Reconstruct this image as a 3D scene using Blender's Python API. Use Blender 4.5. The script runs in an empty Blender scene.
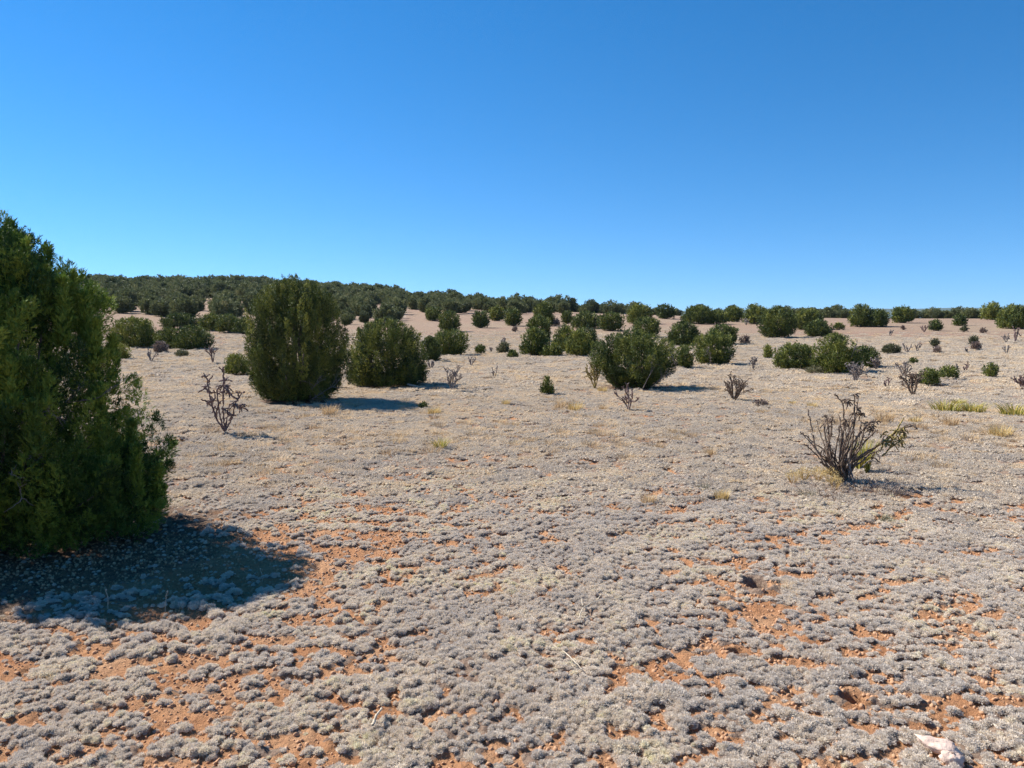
import bpy, math
import numpy as np
from mathutils import Vector

S = bpy.context.scene
COL = S.collection
PI = math.pi

# ------------------------------------------------------------------ camera
F = 770.0
CAMZ = 1.65
HOR = 325.0
PITCH = math.atan((384 - HOR) / F)
cam_d = bpy.data.cameras.new('camera')
cam = bpy.data.objects.new('camera', cam_d)
COL.objects.link(cam)
cam.location = (0, 0, CAMZ)
cam.rotation_euler = (PI / 2 - PITCH, 0, 0)
cam_d.sensor_width = 36.0
cam_d.lens = F / 1024 * 36.0
cam_d.clip_start = 0.05
cam_d.clip_end = 30000
S.camera = cam

# ------------------------------------------------------------------ noise
def _hash(ix, iy, seed):
    h = (ix.astype(np.int64) * 374761393 + iy.astype(np.int64) * 668265263 + seed * 974634777) & 0xffffffff
    h = ((h ^ (h >> 13)) * 1274126177) & 0xffffffff
    h = (h ^ (h >> 16)) & 0xffffffff
    return h / 4294967295.0

def vn(x, y, seed=0):
    x = np.asarray(x, float); y = np.asarray(y, float)
    ix = np.floor(x); iy = np.floor(y)
    fx = x - ix; fy = y - iy
    fx = fx * fx * (3 - 2 * fx); fy = fy * fy * (3 - 2 * fy)
    a = _hash(ix, iy, seed); b = _hash(ix + 1, iy, seed)
    c = _hash(ix, iy + 1, seed); d = _hash(ix + 1, iy + 1, seed)
    return (a * (1 - fx) + b * fx) * (1 - fy) + (c * (1 - fx) + d * fx) * fy

def fbm(x, y, seed=0, octs=4):
    s = 0; a = 1; t = 0
    x = np.asarray(x, float); y = np.asarray(y, float)
    for k in range(octs):
        s = s + a * vn(x, y, seed + k * 17); t += a
        x, y = 2.03 * (x * 0.8 - y * 0.6) + 3.1, 2.03 * (x * 0.6 + y * 0.8) + 7.7
        a *= 0.5
    return s / t

def sm(t):
    t = np.clip(t, 0, 1)
    return t * t * (3 - 2 * t)

# ------------------------------------------------------------------ terrain
UU = [-400, 100, 250, 350, 410, 470, 540, 600, 700, 850, 1024, 1500]
ROWC = [295, 292, 292, 298, 303, 307, 311, 313.5, 316.5, 318.5, 318.5, 318]
RC = [270, 260, 260, 240, 220, 190, 165, 150, 140, 130, 130, 130]

def az_u(x, y):
    th = np.arctan2(x, y)
    th = np.clip(th, -math.radians(52), math.radians(52))
    return 512 + F * np.tan(th)

HOLES = []      # (x, y, rx, ry, depth)
MOUNDS = []     # (x, y, r, h)

def terrain_base(x, y):
    x = np.asarray(x, float); y = np.asarray(y, float)
    r = np.hypot(x, y)
    u = az_u(x, y)
    rc = np.interp(u, UU, RC); row = np.interp(u, UU, ROWC)
    zc = CAMZ + (HOR - row) / F * rc * np.clip(y / np.maximum(r, .01), .78, 1)
    z = zc * sm((r - 26) / (rc - 26) * 0.93) / sm(0.93)
    z = np.where(r > rc, zc - 14 * sm((r - rc) / 500) - 0.0, z)
    z = z + (fbm(x / 9, y / 9, 5, 3) - .5) * 0.16 * sm(r / 14)
    z = z + (fbm(x / 1.7, y / 1.7, 9, 3) - .5) * 0.05
    return z

def mat_raw(x, y):
    """0..1 how strongly the grey mat plants cover this spot"""
    n = .40 * fbm(x / .24, y / .13, 31, 3) + .50 * fbm(x / .085, y / .055, 57, 2) + .24 * fbm(x / 1.3, y / 1.0, 77, 2)
    n = n / 1.14
    r = np.hypot(x, y)
    # more bare soil on the left foreground and beside the big juniper
    bare = 1.25 * np.exp(-(((x + 2.35) / 1.05) ** 2 + ((y - 3.75) / .55) ** 2))
    bare = bare + 5.0 * np.exp(-(((x + 2.9) / 1.25) ** 2 + ((y - 5.2) / .60) ** 2))
    bare = bare + .45 * np.exp(-(((x + .9) / 1.3) ** 2 + ((y - 5.4) / .7) ** 2))
    bare = bare + .45 * np.exp(-(((x + .9) / .8) ** 2 + ((y - 3.3) / .5) ** 2))
    bare = bare + .45 * np.exp(-(((x + 1.9) / 1.5) ** 2 + ((y - 8.0) / .7) ** 2))
    bare = bare + .35 * np.exp(-(((x - 2.2) / 2.0) ** 2 + ((y - 7.3) / .8) ** 2))
    bare = bare + .25 * np.exp(-(((x - .7) / .5) ** 2 + ((y - 2.95) / .2) ** 2))
    thr = .430 + .080 * bare - .055 * sm((r - 6) / 7) + .008 * (1 - sm((x + .3) / 1.5)) * (1 - sm((r - 6) / 3))
    return np.clip((n - thr) / .05, 0, 1)

def terrain(x, y):
    z = terrain_base(x, y)
    x = np.asarray(x, float); y = np.asarray(y, float)
    r = np.hypot(x, y)
    near = 1 - sm((r - 12) / 10)
    m = mat_raw(x, y)
    z = z + near * (m * .012 + (fbm(x / .055, y / .055, 3, 3) - .5) * .036 + (fbm(x / .3, y / .3, 13, 2) - .5) * .02)
    for hx, hy, h_r, h_ry, hd in HOLES:
        q = np.sqrt(((x - hx) / h_r) ** 2 + ((y - hy) / h_ry) ** 2)
        z = z - hd * (1 - sm((q - .55) / .55)) + .018 * np.exp(-((q - 1.35) / .3) ** 2)
    for hx, hy, h_r, hh in MOUNDS:
        z = z + hh * np.exp(-((x - hx) ** 2 + (y - hy) ** 2) / h_r ** 2)
    return z

def pix_flat(u, v):
    d = CAMZ * F / (v - HOR)
    return (u - 512) / F * d, d

def ray(u, v):
    cp, sp = math.cos(PITCH), math.sin(PITCH)
    a, b, c = (u - 512), F, (384 - v)
    return np.array([a, b * cp + c * sp, -b * sp + c * cp])

_RS = np.exp(np.linspace(math.log(2.0), math.log(320), 5000))
def at(u, v, push=0.0):
    """point of the ground met by the sight line through a pixel; push metres further out"""
    d = ray(u, v); hd = math.hypot(d[0], d[1])
    x = d[0] / hd * _RS; y = d[1] / hd * _RS
    zr = CAMZ + d[2] / hd * _RS
    zt = terrain_base(x, y)
    idx = np.nonzero(zt >= zr)[0]
    if len(idx):
        r = _RS[idx[0]]
    else:
        r = float(np.interp(u, UU, RC)) * 1.02
    r += push
    px, py = d[0] / hd * r, d[1] / hd * r
    return float(px), float(py), float(terrain(px, py)), float(py)

for (u, v, w, ry, dep) in [(763, 589, .075, .10, .14), (865, 712, .06, .05, .09), (745, 663, .05, .05, .08)]:
    x, y = pix_flat(u, v); HOLES.append((x, y, w, ry, dep))
for (u, v, r, h) in [(846, 486, .55, .05), (224, 434, .4, .04)]:
    x, y = pix_flat(u, v); MOUNDS.append((x, y, r, h))

# ------------------------------------------------------------------ materials
def new_mat(name):
    m = bpy.data.materials.new(name); m.use_nodes = True
    nt = m.node_tree; nt.nodes.clear()
    out = nt.nodes.new('ShaderNodeOutputMaterial')
    return m, nt, out

def N(nt, t, **kw):
    n = nt.nodes.new(t)
    for k, v in kw.items(): setattr(n, k, v)
    return n

def ramp(nt, fac, stops):
    r = N(nt, 'ShaderNodeValToRGB')
    e = r.color_ramp.elements
    while len(e) > 1: e.remove(e[-1])
    e[0].position = stops[0][0]; e[0].color = (*stops[0][1], 1)
    for p, c in stops[1:]:
        k = e.new(p); k.color = (*c, 1)
    nt.links.new(fac, r.inputs[0])
    return r.outputs[0]

def noise(nt, vec, scale, detail=4, rough=.55):
    n = N(nt, 'ShaderNodeTexNoise'); n.inputs['Scale'].default_value = scale
    n.inputs['Detail'].default_value = detail; n.inputs['Roughness'].default_value = rough
    nt.links.new(vec, n.inputs['Vector'])
    return n.outputs['Fac']

def mixc(nt, fac, a, b, mode='MIX'):
    m = N(nt, 'ShaderNodeMix', data_type='RGBA', blend_type=mode)
    for k, v in ((0, fac), (6, a), (7, b)):
        if hasattr(v, 'is_linked'): nt.links.new(v, m.inputs[k])
        elif k == 0: m.inputs[0].default_value = v
        else: m.inputs[k].default_value = (*v, 1)
    return m.outputs[2]

def math_(nt, op, a, b=None, c=None):
    m = N(nt, 'ShaderNodeMath', operation=op)
    for i, v in enumerate((a, b, c)):
        if v is None: continue
        if hasattr(v, 'is_linked'): nt.links.new(v, m.inputs[i])
        else: m.inputs[i].default_value = v
    return m.outputs[0]

def leaf_material(name, stops, trans=.25, rough=.6, spec=.25, nscale=3.0, instancer=False):
    """stops run over the 'tint' attribute"""
    m, nt, out = new_mat(name)
    at_ = N(nt, 'ShaderNodeAttribute', attribute_name='tint')
    if instancer: at_.attribute_type = 'INSTANCER'
    geo = N(nt, 'ShaderNodeNewGeometry')
    tc = N(nt, 'ShaderNodeTexCoord')
    nz = noise(nt, geo.outputs['Position'], nscale, 3)
    f = math_(nt, 'ADD', at_.outputs['Fac'], math_(nt, 'MULTIPLY', math_(nt, 'SUBTRACT', nz, .5), .55))
    col = ramp(nt, f, stops)
    bs = N(nt, 'ShaderNodeBsdfPrincipled')
    nt.links.new(col, bs.inputs['Base Color'])
    bs.inputs['Roughness'].default_value = rough
    bs.inputs['Specular IOR Level'].default_value = spec
    if trans > 0:
        tr = N(nt, 'ShaderNodeBsdfTranslucent'); nt.links.new(col, tr.inputs['Color'])
        mx = N(nt, 'ShaderNodeMixShader'); mx.inputs[0].default_value = trans
        nt.links.new(bs.outputs[0], mx.inputs[1]); nt.links.new(tr.outputs[0], mx.inputs[2])
        nt.links.new(mx.outputs[0], out.inputs[0])
    else:
        nt.links.new(bs.outputs[0], out.inputs[0])
    return m

def simple_material(name, stops, nscale=30, rough=.85, bump=.3, stretch=None, bscale=None):
    m, nt, out = new_mat(name)
    tc = N(nt, 'ShaderNodeTexCoord')
    vec = tc.outputs['Object']
    if stretch:
        mp = N(nt, 'ShaderNodeMapping'); mp.inputs['Scale'].default_value = stretch
        nt.links.new(vec, mp.inputs['Vector']); vec = mp.outputs[0]
    f = noise(nt, vec, nscale, 6, .6)
    col = ramp(nt, f, stops)
    bs = N(nt, 'ShaderNodeBsdfPrincipled'); nt.links.new(col, bs.inputs['Base Color'])
    bs.inputs['Roughness'].default_value = rough; bs.inputs['Specular IOR Level'].default_value = .2
    if bump:
        b = N(nt, 'ShaderNodeBump'); b.inputs['Strength'].default_value = bump; b.inputs['Distance'].default_value = .01
        nt.links.new(noise(nt, vec, bscale or nscale * 2.2, 4), b.inputs['Height']); nt.links.new(b.outputs[0], bs.inputs['Normal'])
    nt.links.new(bs.outputs[0], out.inputs[0])
    return m

M = {}
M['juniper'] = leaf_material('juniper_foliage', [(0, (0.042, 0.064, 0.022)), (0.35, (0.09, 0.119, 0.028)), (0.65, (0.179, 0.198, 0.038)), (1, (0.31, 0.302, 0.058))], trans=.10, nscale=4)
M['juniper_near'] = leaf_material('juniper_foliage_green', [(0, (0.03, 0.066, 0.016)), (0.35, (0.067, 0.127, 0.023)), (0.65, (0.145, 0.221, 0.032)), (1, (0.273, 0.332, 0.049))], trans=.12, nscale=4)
M['pinyon'] = leaf_material('woodland_foliage', [(0, (0.078, 0.092, 0.047)), (0.4, (0.129, 0.15, 0.06)), (0.75, (0.198, 0.206, 0.079)), (1, (0.275, 0.257, 0.129))], trans=.25, nscale=.6)
M['mat'] = leaf_material('grey_mat_leaves', [(0, (0.532, 0.464, 0.392)), (0.4, (0.638, 0.55, 0.439)), (0.7, (0.723, 0.592, 0.428)), (1, (0.769, 0.602, 0.369))], trans=.30, rough=.85, spec=.05, nscale=2.0, instancer=True)
M['mat_fine'] = leaf_material('grey_mat_leaves_fine', [(0, (0.625, 0.559, 0.489)), (0.4, (0.75, 0.658, 0.546)), (0.7, (0.778, 0.709, 0.532)), (1, (0.778, 0.721, 0.458))], trans=.30, rough=.85, spec=.05, nscale=2.0, instancer=True)
M['straw'] = leaf_material('straw', [(0, (0.372, 0.255, 0.146)), (0.5, (0.567, 0.4, 0.218)), (1, (0.703, 0.545, 0.346))], trans=.3, rough=.8, spec=.1, nscale=5)
M['strawi'] = leaf_material('straw_scatter', [(0, (0.352, 0.244, 0.146)), (0.5, (0.537, 0.391, 0.228)), (1, (0.665, 0.517, 0.346))], trans=.3, rough=.8, spec=.1, nscale=5, instancer=True)
M['yellowplant'] = leaf_material('yellow_dry_flowers', [(0, (0.408, 0.274, 0.116)), (0.5, (0.604, 0.44, 0.185)), (1, (0.741, 0.612, 0.325))], trans=.3, rough=.8, spec=.1, nscale=8)
M['yucca'] = leaf_material('yucca_blades', [(0, (0.159, 0.176, 0.032)), (0.5, (0.364, 0.335, 0.069)), (1, (0.66, 0.482, 0.151))], trans=.25, nscale=9)
M['sage'] = leaf_material('grey_green_leaves', [(0, (0.064, 0.072, 0.036)), (0.5, (0.12, 0.124, 0.06)), (1, (0.208, 0.192, 0.104))], trans=.2, nscale=5)
M['brownbush'] = leaf_material('brown_twigs', [(0, (0.112, 0.08, 0.072)), (0.5, (0.24, 0.176, 0.144)), (1, (0.448, 0.336, 0.256))], trans=.1, nscale=5)
M['bark'] = simple_material('juniper_bark', [(.3, (.07, .055, .045)), (.6, (.17, .14, .12)), (.8, (.28, .24, .21))], 14, stretch=(6, 6, 1))
M['deadwood'] = simple_material('weathered_dead_wood', [(.3, (.12, .10, .09)), (.6, (.24, .21, .19)), (.8, (.38, .35, .32))], 20, stretch=(5, 5, 1))
M['palewood'] = simple_material('bleached_wood', [(0.3, (0.375, 0.3, 0.21)), (0.7, (0.585, 0.51, 0.405))], 20)
M['cholladark'] = simple_material('blackened_cholla_stem', [(0.3, (0.066, 0.049, 0.037)), (0.55, (0.159, 0.114, 0.085)), (0.78, (0.411, 0.31, 0.233))], 28, bump=.8)
M['chollabrown'] = simple_material('drying_cholla_joint', [(0.3, (0.126, 0.092, 0.038)), (0.6, (0.36, 0.284, 0.105)), (0.8, (0.612, 0.506, 0.195))], 40, bump=.8)
M['chollapurple'] = simple_material('cholla_stem', [(0.3, (0.091, 0.059, 0.055)), (0.6, (0.209, 0.144, 0.131)), (0.8, (0.392, 0.3, 0.274))], 30, bump=.8)
M['chollagrey'] = simple_material('grey_cholla_stem', [(0.3, (0.13, 0.111, 0.098)), (0.6, (0.26, 0.221, 0.202)), (0.8, (0.429, 0.377, 0.338))], 30, bump=.8)
M['rock'] = simple_material('pale_sandstone', [(0.3, (0.462, 0.335, 0.272)), (0.55, (0.628, 0.477, 0.391)), (0.8, (0.738, 0.595, 0.491))], 14, bump=.8, bscale=40)
M['redrock'] = simple_material('red_clod', [(0.3, (0.422, 0.225, 0.116)), (0.7, (0.497, 0.306, 0.187))], 3, bump=0)

def ground_material():
    m, nt, out = new_mat('ground_soil')
    geo = N(nt, 'ShaderNodeNewGeometry'); P = geo.outputs['Position']
    A = lambda n: N(nt, 'ShaderNodeAttribute', attribute_name=n).outputs['Fac']
    matv = A('mat'); far = A('far')
    # soil
    n1 = noise(nt, P, 2.2, 6, .6); n2 = noise(nt, P, 38, 5, .7); n3 = noise(nt, P, .12, 4)
    soil = ramp(nt, n1, [(0.3, (0.395, 0.18, 0.082)), (0.5, (0.465, 0.24, 0.121)), (0.7, (0.537, 0.322, 0.183))])
    soil = mixc(nt, math_(nt, 'MULTIPLY', ramp(nt, n2, [(.42, (0, 0, 0)), (.7, (1, 1, 1))]), .45), soil, (.25, .12, .07))
    # litter and stubble below the mat plants
    lit = ramp(nt, n2, [(0.3, (0.185, 0.118, 0.084)), (0.5, (0.286, 0.197, 0.143)), (0.7, (0.386, 0.294, 0.218))])
    k = math_(nt, 'ADD', matv, math_(nt, 'MULTIPLY', math_(nt, 'SUBTRACT', noise(nt, P, 9, 5, .65), .5), .7))
    near = mixc(nt, ramp(nt, k, [(.42, (0, 0, 0)), (.58, (1, 1, 1))]), soil, lit)
    # far: close-cropped mats seen at a low angle
    n4 = noise(nt, P, .55, 5, .6); n5 = noise(nt, P, .05, 4, .6); n6 = noise(nt, P, 3.2, 5, .7)
    fcol = ramp(nt, n4, [(0.3, (0.267, 0.193, 0.136)), (0.5, (0.324, 0.244, 0.171)), (0.68, (0.375, 0.292, 0.195))])
    fcol = mixc(nt, ramp(nt, n5, [(.42, (0, 0, 0)), (.62, (1, 1, 1))]), fcol, (.31, .205, .145))
    fcol = mixc(nt, math_(nt, 'MULTIPLY', ramp(nt, n6, [(.5, (0, 0, 0)), (.72, (1, 1, 1))]), .5), fcol, (.18, .13, .10))
    pink = A('pink')
    fcol = mixc(nt, math_(nt, 'MULTIPLY', pink, ramp(nt, n4, [(.35, (.55, .55, .55)), (.6, (1, 1, 1))])), fcol, (.285, .20, .145))
    col = mixc(nt, far, near, fcol)
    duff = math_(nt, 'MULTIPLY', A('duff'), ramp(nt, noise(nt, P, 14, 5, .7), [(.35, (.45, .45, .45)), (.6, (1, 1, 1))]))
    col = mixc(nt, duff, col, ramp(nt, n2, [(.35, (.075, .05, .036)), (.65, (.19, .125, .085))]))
    track = A('track')
    col = mixc(nt, track, col, (.40, .33, .26))
    bs = N(nt, 'ShaderNodeBsdfPrincipled'); nt.links.new(col, bs.inputs['Base Color'])
    bs.inputs['Roughness'].default_value = .95; bs.inputs['Specular IOR Level'].default_value = .1
    b = N(nt, 'ShaderNodeBump'); b.inputs['Strength'].default_value = 1.0; b.inputs['Distance'].default_value = .03
    nt.links.new(noise(nt, P, 48, 6, .7), b.inputs['Height'])
    b2 = N(nt, 'ShaderNodeBump'); b2.inputs['Distance'].default_value = .10
    nt.links.new(math_(nt, 'MULTIPLY', far, .9), b2.inputs['Strength'])
    nt.links.new(noise(nt, P, 3.0, 6, .7), b2.inputs['Height']); nt.links.new(b.outputs[0], b2.inputs['Normal'])
    nt.links.new(b2.outputs[0], bs.inputs['Normal'])
    nt.links.new(bs.outputs[0], out.inputs[0])
    return m
M['ground'] = ground_material()

# ------------------------------------------------------------------ mesh helpers
def mesh_from(name, V, Q, mat, attrs=None, smooth=False, T=None):
    """V n x 3, Q quads m x 4 (numpy), T tris"""
    me = bpy.data.meshes.new(name)
    V = np.ascontiguousarray(V, dtype=np.float32)
    me.vertices.add(len(V)); me.vertices.foreach_set('co', V.ravel())
    nq = 0 if Q is None else len(Q); nt_ = 0 if T is None else len(T)
    loops = []
    if nq: loops.append(np.asarray(Q, np.int32).ravel())
    if nt_: loops.append(np.asarray(T, np.int32).ravel())
    L = np.concatenate(loops)
    me.loops.add(len(L)); me.loops.foreach_set('vertex_index', L)
    me.polygons.add(nq + nt_)
    st = np.concatenate([np.arange(nq) * 4, nq * 4 + np.arange(nt_) * 3]).astype(np.int32)
    me.polygons.foreach_set('loop_start', st)
    if smooth: me.polygons.foreach_set('use_smooth', np.ones(nq + nt_, bool))
    me.update(calc_edges=True)
    for k, a in (attrs or {}).items():
        at_ = me.attributes.new(k, 'FLOAT', 'POINT'); at_.data.foreach_set('value', np.ascontiguousarray(a, dtype=np.float32))
    if mat is not None: me.materials.append(mat)
    return me

def link(name, me, parent=None, loc=None):
    o = bpy.data.objects.new(name, me); COL.objects.link(o)
    if parent is not None: o.parent = parent
    if loc is not None: o.location = loc
    return o

def tag(o, label=None, cat=None, group=None, kind=None):
    if label:
        o['label'] = label
        if len(label.replace('-', ' ').split()) > 16: print('LONG', len(label.replace('-', ' ').split()), label)
    if cat: o['category'] = cat
    if group: o['group'] = group
    if kind: o['kind'] = kind
    return o

def empty(name, loc, rz=0):
    o = bpy.data.objects.new(name, None); COL.objects.link(o)
    o.empty_display_size = .2; o.location = loc; o.rotation_euler = (0, 0, rz)
    return o

def copy_tree(src, loc, rz=0, scale=(1, 1, 1)):
    c = src.copy(); COL.objects.link(c); c.location = loc; c.rotation_euler = (0, 0, rz); c.scale = scale
    for ch in src.children:
        d = ch.copy(); COL.objects.link(d); d.parent = c
    return c

def nrm(a):
    return a / np.maximum(np.linalg.norm(a, axis=-1, keepdims=True), 1e-9)

def leaves(base, dirs, length, width, rng, face=None, fr=.4):
    """rhombic leaves as quads"""
    n = len(base)
    d = nrm(dirs)
    r = nrm(rng.normal(size=(n, 3)))
    if face is not None: r = nrm(nrm(face) + r * fr)
    s = nrm(np.cross(d, r))
    length = np.broadcast_to(length, n)[:, None]; width = np.broadcast_to(width, n)[:, None]
    t = .35 + .25 * rng.random((n, 1))
    V = np.empty((n, 4, 3))
    V[:, 0] = base; V[:, 1] = base + d * length * t + s * width * .5
    V[:, 2] = base + d * length; V[:, 3] = base + d * length * t - s * width * .5
    Q = np.arange(n * 4).reshape(n, 4)
    return V.reshape(-1, 3), Q

def tubes(paths, sides=6, rough=0.0, rng=None):
    """paths: list of (points k x 3, radii k)"""
    Vs = []; Qs = []; Ts = []; off = 0
    ang = np.arange(sides) / sides * 2 * PI
    for pts, rad in paths:
        pts = np.asarray(pts, float); k = len(pts)
        rad = np.broadcast_to(np.asarray(rad, float), k)
        tan = np.gradient(pts, axis=0); tan = nrm(tan)
        ref = np.array([0.31, .17, .93]) if abs(tan[0][2]) < .8 else np.array([.93, .3, .1])
        a = nrm(np.cross(tan, ref)); b = np.cross(tan, a)
        rr = np.repeat(rad[:, None], sides, 1)
        if rough and rng is not None: rr = rr * (1 + rough * rng.normal(size=rr.shape))
        ring = pts[:, None] + rr[..., None] * (np.cos(ang)[None, :, None] * a[:, None] + np.sin(ang)[None, :, None] * b[:, None])
        V = np.concatenate([ring.reshape(-1, 3), pts[-1:] + tan[-1:] * rad[-1]])
        i = np.arange(k - 1)[:, None] * sides; j = np.arange(sides)[None]; j2 = (j + 1) % sides
        Q = np.stack([i + j, i + j2, i + sides + j2, i + sides + j], -1).reshape(-1, 4) + off
        e = (k - 1) * sides
        T = np.stack([e + j[0], e + j2[0], np.full(sides, k * sides)], -1) + off
        Vs.append(V); Qs.append(Q); Ts.append(T); off += len(V)
    return np.concatenate(Vs), np.concatenate(Qs), np.concatenate(Ts)

def curve(p0, p1, bow, n, rng, wob=0.0):
    t = np.linspace(0, 1, n)[:, None]
    mid = (np.asarray(p0) + np.asarray(p1)) / 2 + np.asarray(bow)
    p = (1 - t) ** 2 * np.asarray(p0) + 2 * t * (1 - t) * mid + t * t * np.asarray(p1)
    if wob: p = p + rng.normal(size=p.shape) * wob * np.sin(t * PI)
    return p

# ------------------------------------------------------------------ junipers
PROF = {
    'dome': [(0, .84), (.12, .95), (.35, 1), (.6, .93), (.8, .70), (.93, .42), (1, .10)],
    'egg': [(0, .52), (.12, .80), (.3, .97), (.5, 1), (.7, .93), (.85, .74), (.95, .48), (1, .2)],
    'ball': [(0, .60), (.2, .92), (.45, 1), (.7, .95), (.88, .68), (1, .15)],
    'vase': [(0, .38), (.15, .66), (.35, .95), (.55, 1), (.72, .88), (.87, .58), (1, .15)],
    'cone': [(0, .85), (.15, 1), (.4, .80), (.65, .52), (.85, .25), (1, .03)],
}

def juniper(H, prof, nlobe, lobe, nspray, k, L, W, seed, tint0=.45, tintv=.35, up=1.0, hole=0.0, tight=1.0, dome=False):
    """crown made of many upright tufts of small sprays; prof rows are (height, left radius, right radius) in metres"""
    rng = np.random.default_rng(seed)
    ph = np.array([p[0] for p in prof]); pl = np.array([p[1] for p in prof]); pr = np.array([p[2] for p in prof])
    def R(h, phi):
        a = np.interp(h, ph, pl); b = np.interp(h, ph, pr); c = np.cos(phi)
        n = .78 + .26 * vn(phi * 1.6 + 20, h / H * 3.0 + seed, seed) + .22 * vn(phi * 4 + 50, h / H * 6.0 + seed, seed + 7)
        return (b * (1 + c) / 2 + a * (1 - c) / 2) * n
    # lobes
    cand = nlobe * 6
    h = rng.random(cand) * H * .97 + .02 * H
    h = np.where(rng.random(cand) < .22, h * .22, h)
    phi = rng.random(cand) * 2 * PI
    Rm = R(h, phi); w = np.sqrt(Rm / Rm.max() + .02)
    keep = np.nonzero(rng.random(cand) < w)[0][:nlobe]
    h = h[keep]; phi = phi[keep]; n = len(h)
    rr = R(h, phi)
    rho = 1 - .55 * rng.random(n) ** 1.7
    size = lobe * (.65 + .7 * rng.random(n))
    rad = np.maximum(rr - size * .38, rr * .3) * rho
    c = np.stack([np.cos(phi) * rad, np.sin(phi) * rad, h], 1)
    c[:, 2] = np.maximum(c[:, 2], size * .55)
    outw = np.stack([np.cos(phi), np.sin(phi), np.zeros(n)], 1)
    ax = nrm(outw * (.55 * (1 - h / H) + .12)[:, None] + np.array([0, 0, up]) + rng.normal(size=(n, 3)) * .22)
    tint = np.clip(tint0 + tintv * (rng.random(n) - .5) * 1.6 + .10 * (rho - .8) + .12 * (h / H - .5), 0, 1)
    # sprays
    li = rng.integers(0, n, nspray)
    t = rng.random(nspray) * 2 - 1
    a = rng.random(nspray) * 2 * PI
    e1 = nrm(np.cross(ax, np.array([.2, .9, .1]))); e2 = np.cross(ax, e1)
    rprof = np.sqrt(np.maximum(1 - t * t, 0)) * (1 - .42 * t)
    rd = size[li] * .42 * tight * rprof * np.sqrt(rng.random(nspray))
    radial = e1[li] * np.cos(a)[:, None] + e2[li] * np.sin(a)[:, None]
    tall = np.where(h > .55 * H, 1.25, 1.0); rd = rd * np.where(tall[li] > 1.1, .78, 1)
    p = c[li] + ax[li] * (t * size[li] * .85 * tall[li])[:, None] + radial * rd[:, None]
    # clip to envelope softly
    hh = np.clip(p[:, 2], 0, H * 1.02); pp = np.arctan2(p[:, 1], p[:, 0]); rq = np.hypot(p[:, 0], p[:, 1])
    ok = (rq < R(hh, pp) * 1.10 + .10 * lobe) & (p[:, 2] > .02) & (p[:, 2] < H * (1.0 + .06 * vn(pp * 5 + 3, rq * 9 / lobe * .3, seed + 11)))
    if hole > 0:
        hn = vn(pp * 2.2 + 9, p[:, 2] / lobe * .7, seed + 3) * .6 + vn(p[:, 0] / lobe, p[:, 2] / lobe + p[:, 1], seed + 4) * .4
        ok &= hn > hole
    p = p[ok]; li = li[ok]; radial = radial[ok]; t = t[ok]
    fc = radial * .9 + nrm(p * np.array([1, 1, .6]) - np.array([0, 0, H * .28])) * .75 + np.array([0, 0, .15])
    sd = nrm(ax[li] * .75 + radial * (.55 - .3 * t)[:, None] + rng.normal(size=p.shape) * .28 + np.array([0, 0, .15]))
    ns = len(p)
    q = rng.random((ns, k))
    base = p[:, None] + sd[:, None] * (q * L * 1.3)[..., None] + rng.normal(size=(ns, k, 3)) * L * .10
    dr = sd[:, None] + rng.normal(size=(ns, k, 3)) * .42
    V, Q = leaves(base.reshape(-1, 3), dr.reshape(-1, 3), (L * (.6 + .6 * rng.random(ns * k))), W * (.7 + .6 * rng.random(ns * k)), rng, np.repeat(fc, k, axis=0), .55)
    V[:, 2] = np.maximum(V[:, 2], .01)
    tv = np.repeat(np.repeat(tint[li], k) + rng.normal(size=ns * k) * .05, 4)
    return V, Q, tv, c, size

def limbs(H, c, n, seed, r0, spread=.12):
    rng = np.random.default_rng(seed + 99)
    idx = rng.permutation(len(c))[:n]
    paths = []
    for i in idx:
        b = np.array([rng.normal() * spread * .5, rng.normal() * spread * .5, -.06])
        e = c[i]
        bow = np.array([e[0] * .15, e[1] * .15, -abs(e[2]) * .12]) + rng.normal(size=3) * H * .03
        m = 9
        p = curve(b, e, bow, m, rng, H * .008)
        q = np.linspace(1, 0, m)
        paths.append((p, r0 * (.22 + .78 * q ** 1.3) * (.6 + .5 * rng.random())))
    paths.append((curve((0, 0, -.08), (rng.normal() * .05 * H, rng.normal() * .05 * H, H * .7), rng.normal(size=3) * .04 * H, 9, rng, .01 * H), np.linspace(r0 * 1.6, r0 * .3, 9)))
    return tubes(paths, 6, .08, rng)

def dead_twigs(spots, seed, r0=.012, length=.5):
    """grey dead branches: spots are (start, end)"""
    rng = np.random.default_rng(seed)
    paths = []
    def grow(p0, p1, r, lvl):
        m = 7
        p = curve(p0, p1, rng.normal(size=3) * np.linalg.norm(np.subtract(p1, p0)) * .12, m, rng, .006)
        paths.append((p, np.linspace(r, r * .35, m)))
        if lvl > 0:
            for _ in range(4):
                i = rng.integers(2, m); d = nrm(np.asarray(p1) - np.asarray(p0) + 0.0)
                L = np.linalg.norm(np.subtract(p1, p0)) * (.3 + .3 * rng.random())
                e = p[i] + nrm(d + rng.normal(size=3) * .65) * L
                e[2] = max(e[2], .03)
                grow(p[i], e, r * .55, lvl - 1)
    for a, b in spots: grow(np.array(a, float), np.array(b, float), r0, 2)
    return tubes(paths, 5, .1, rng)

def scale_prof(kind, H, wl, wr=None):
    wr = wl if wr is None else wr
    return [(h * H, r * wl, r * wr) for h, r in PROF[kind]]

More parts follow.
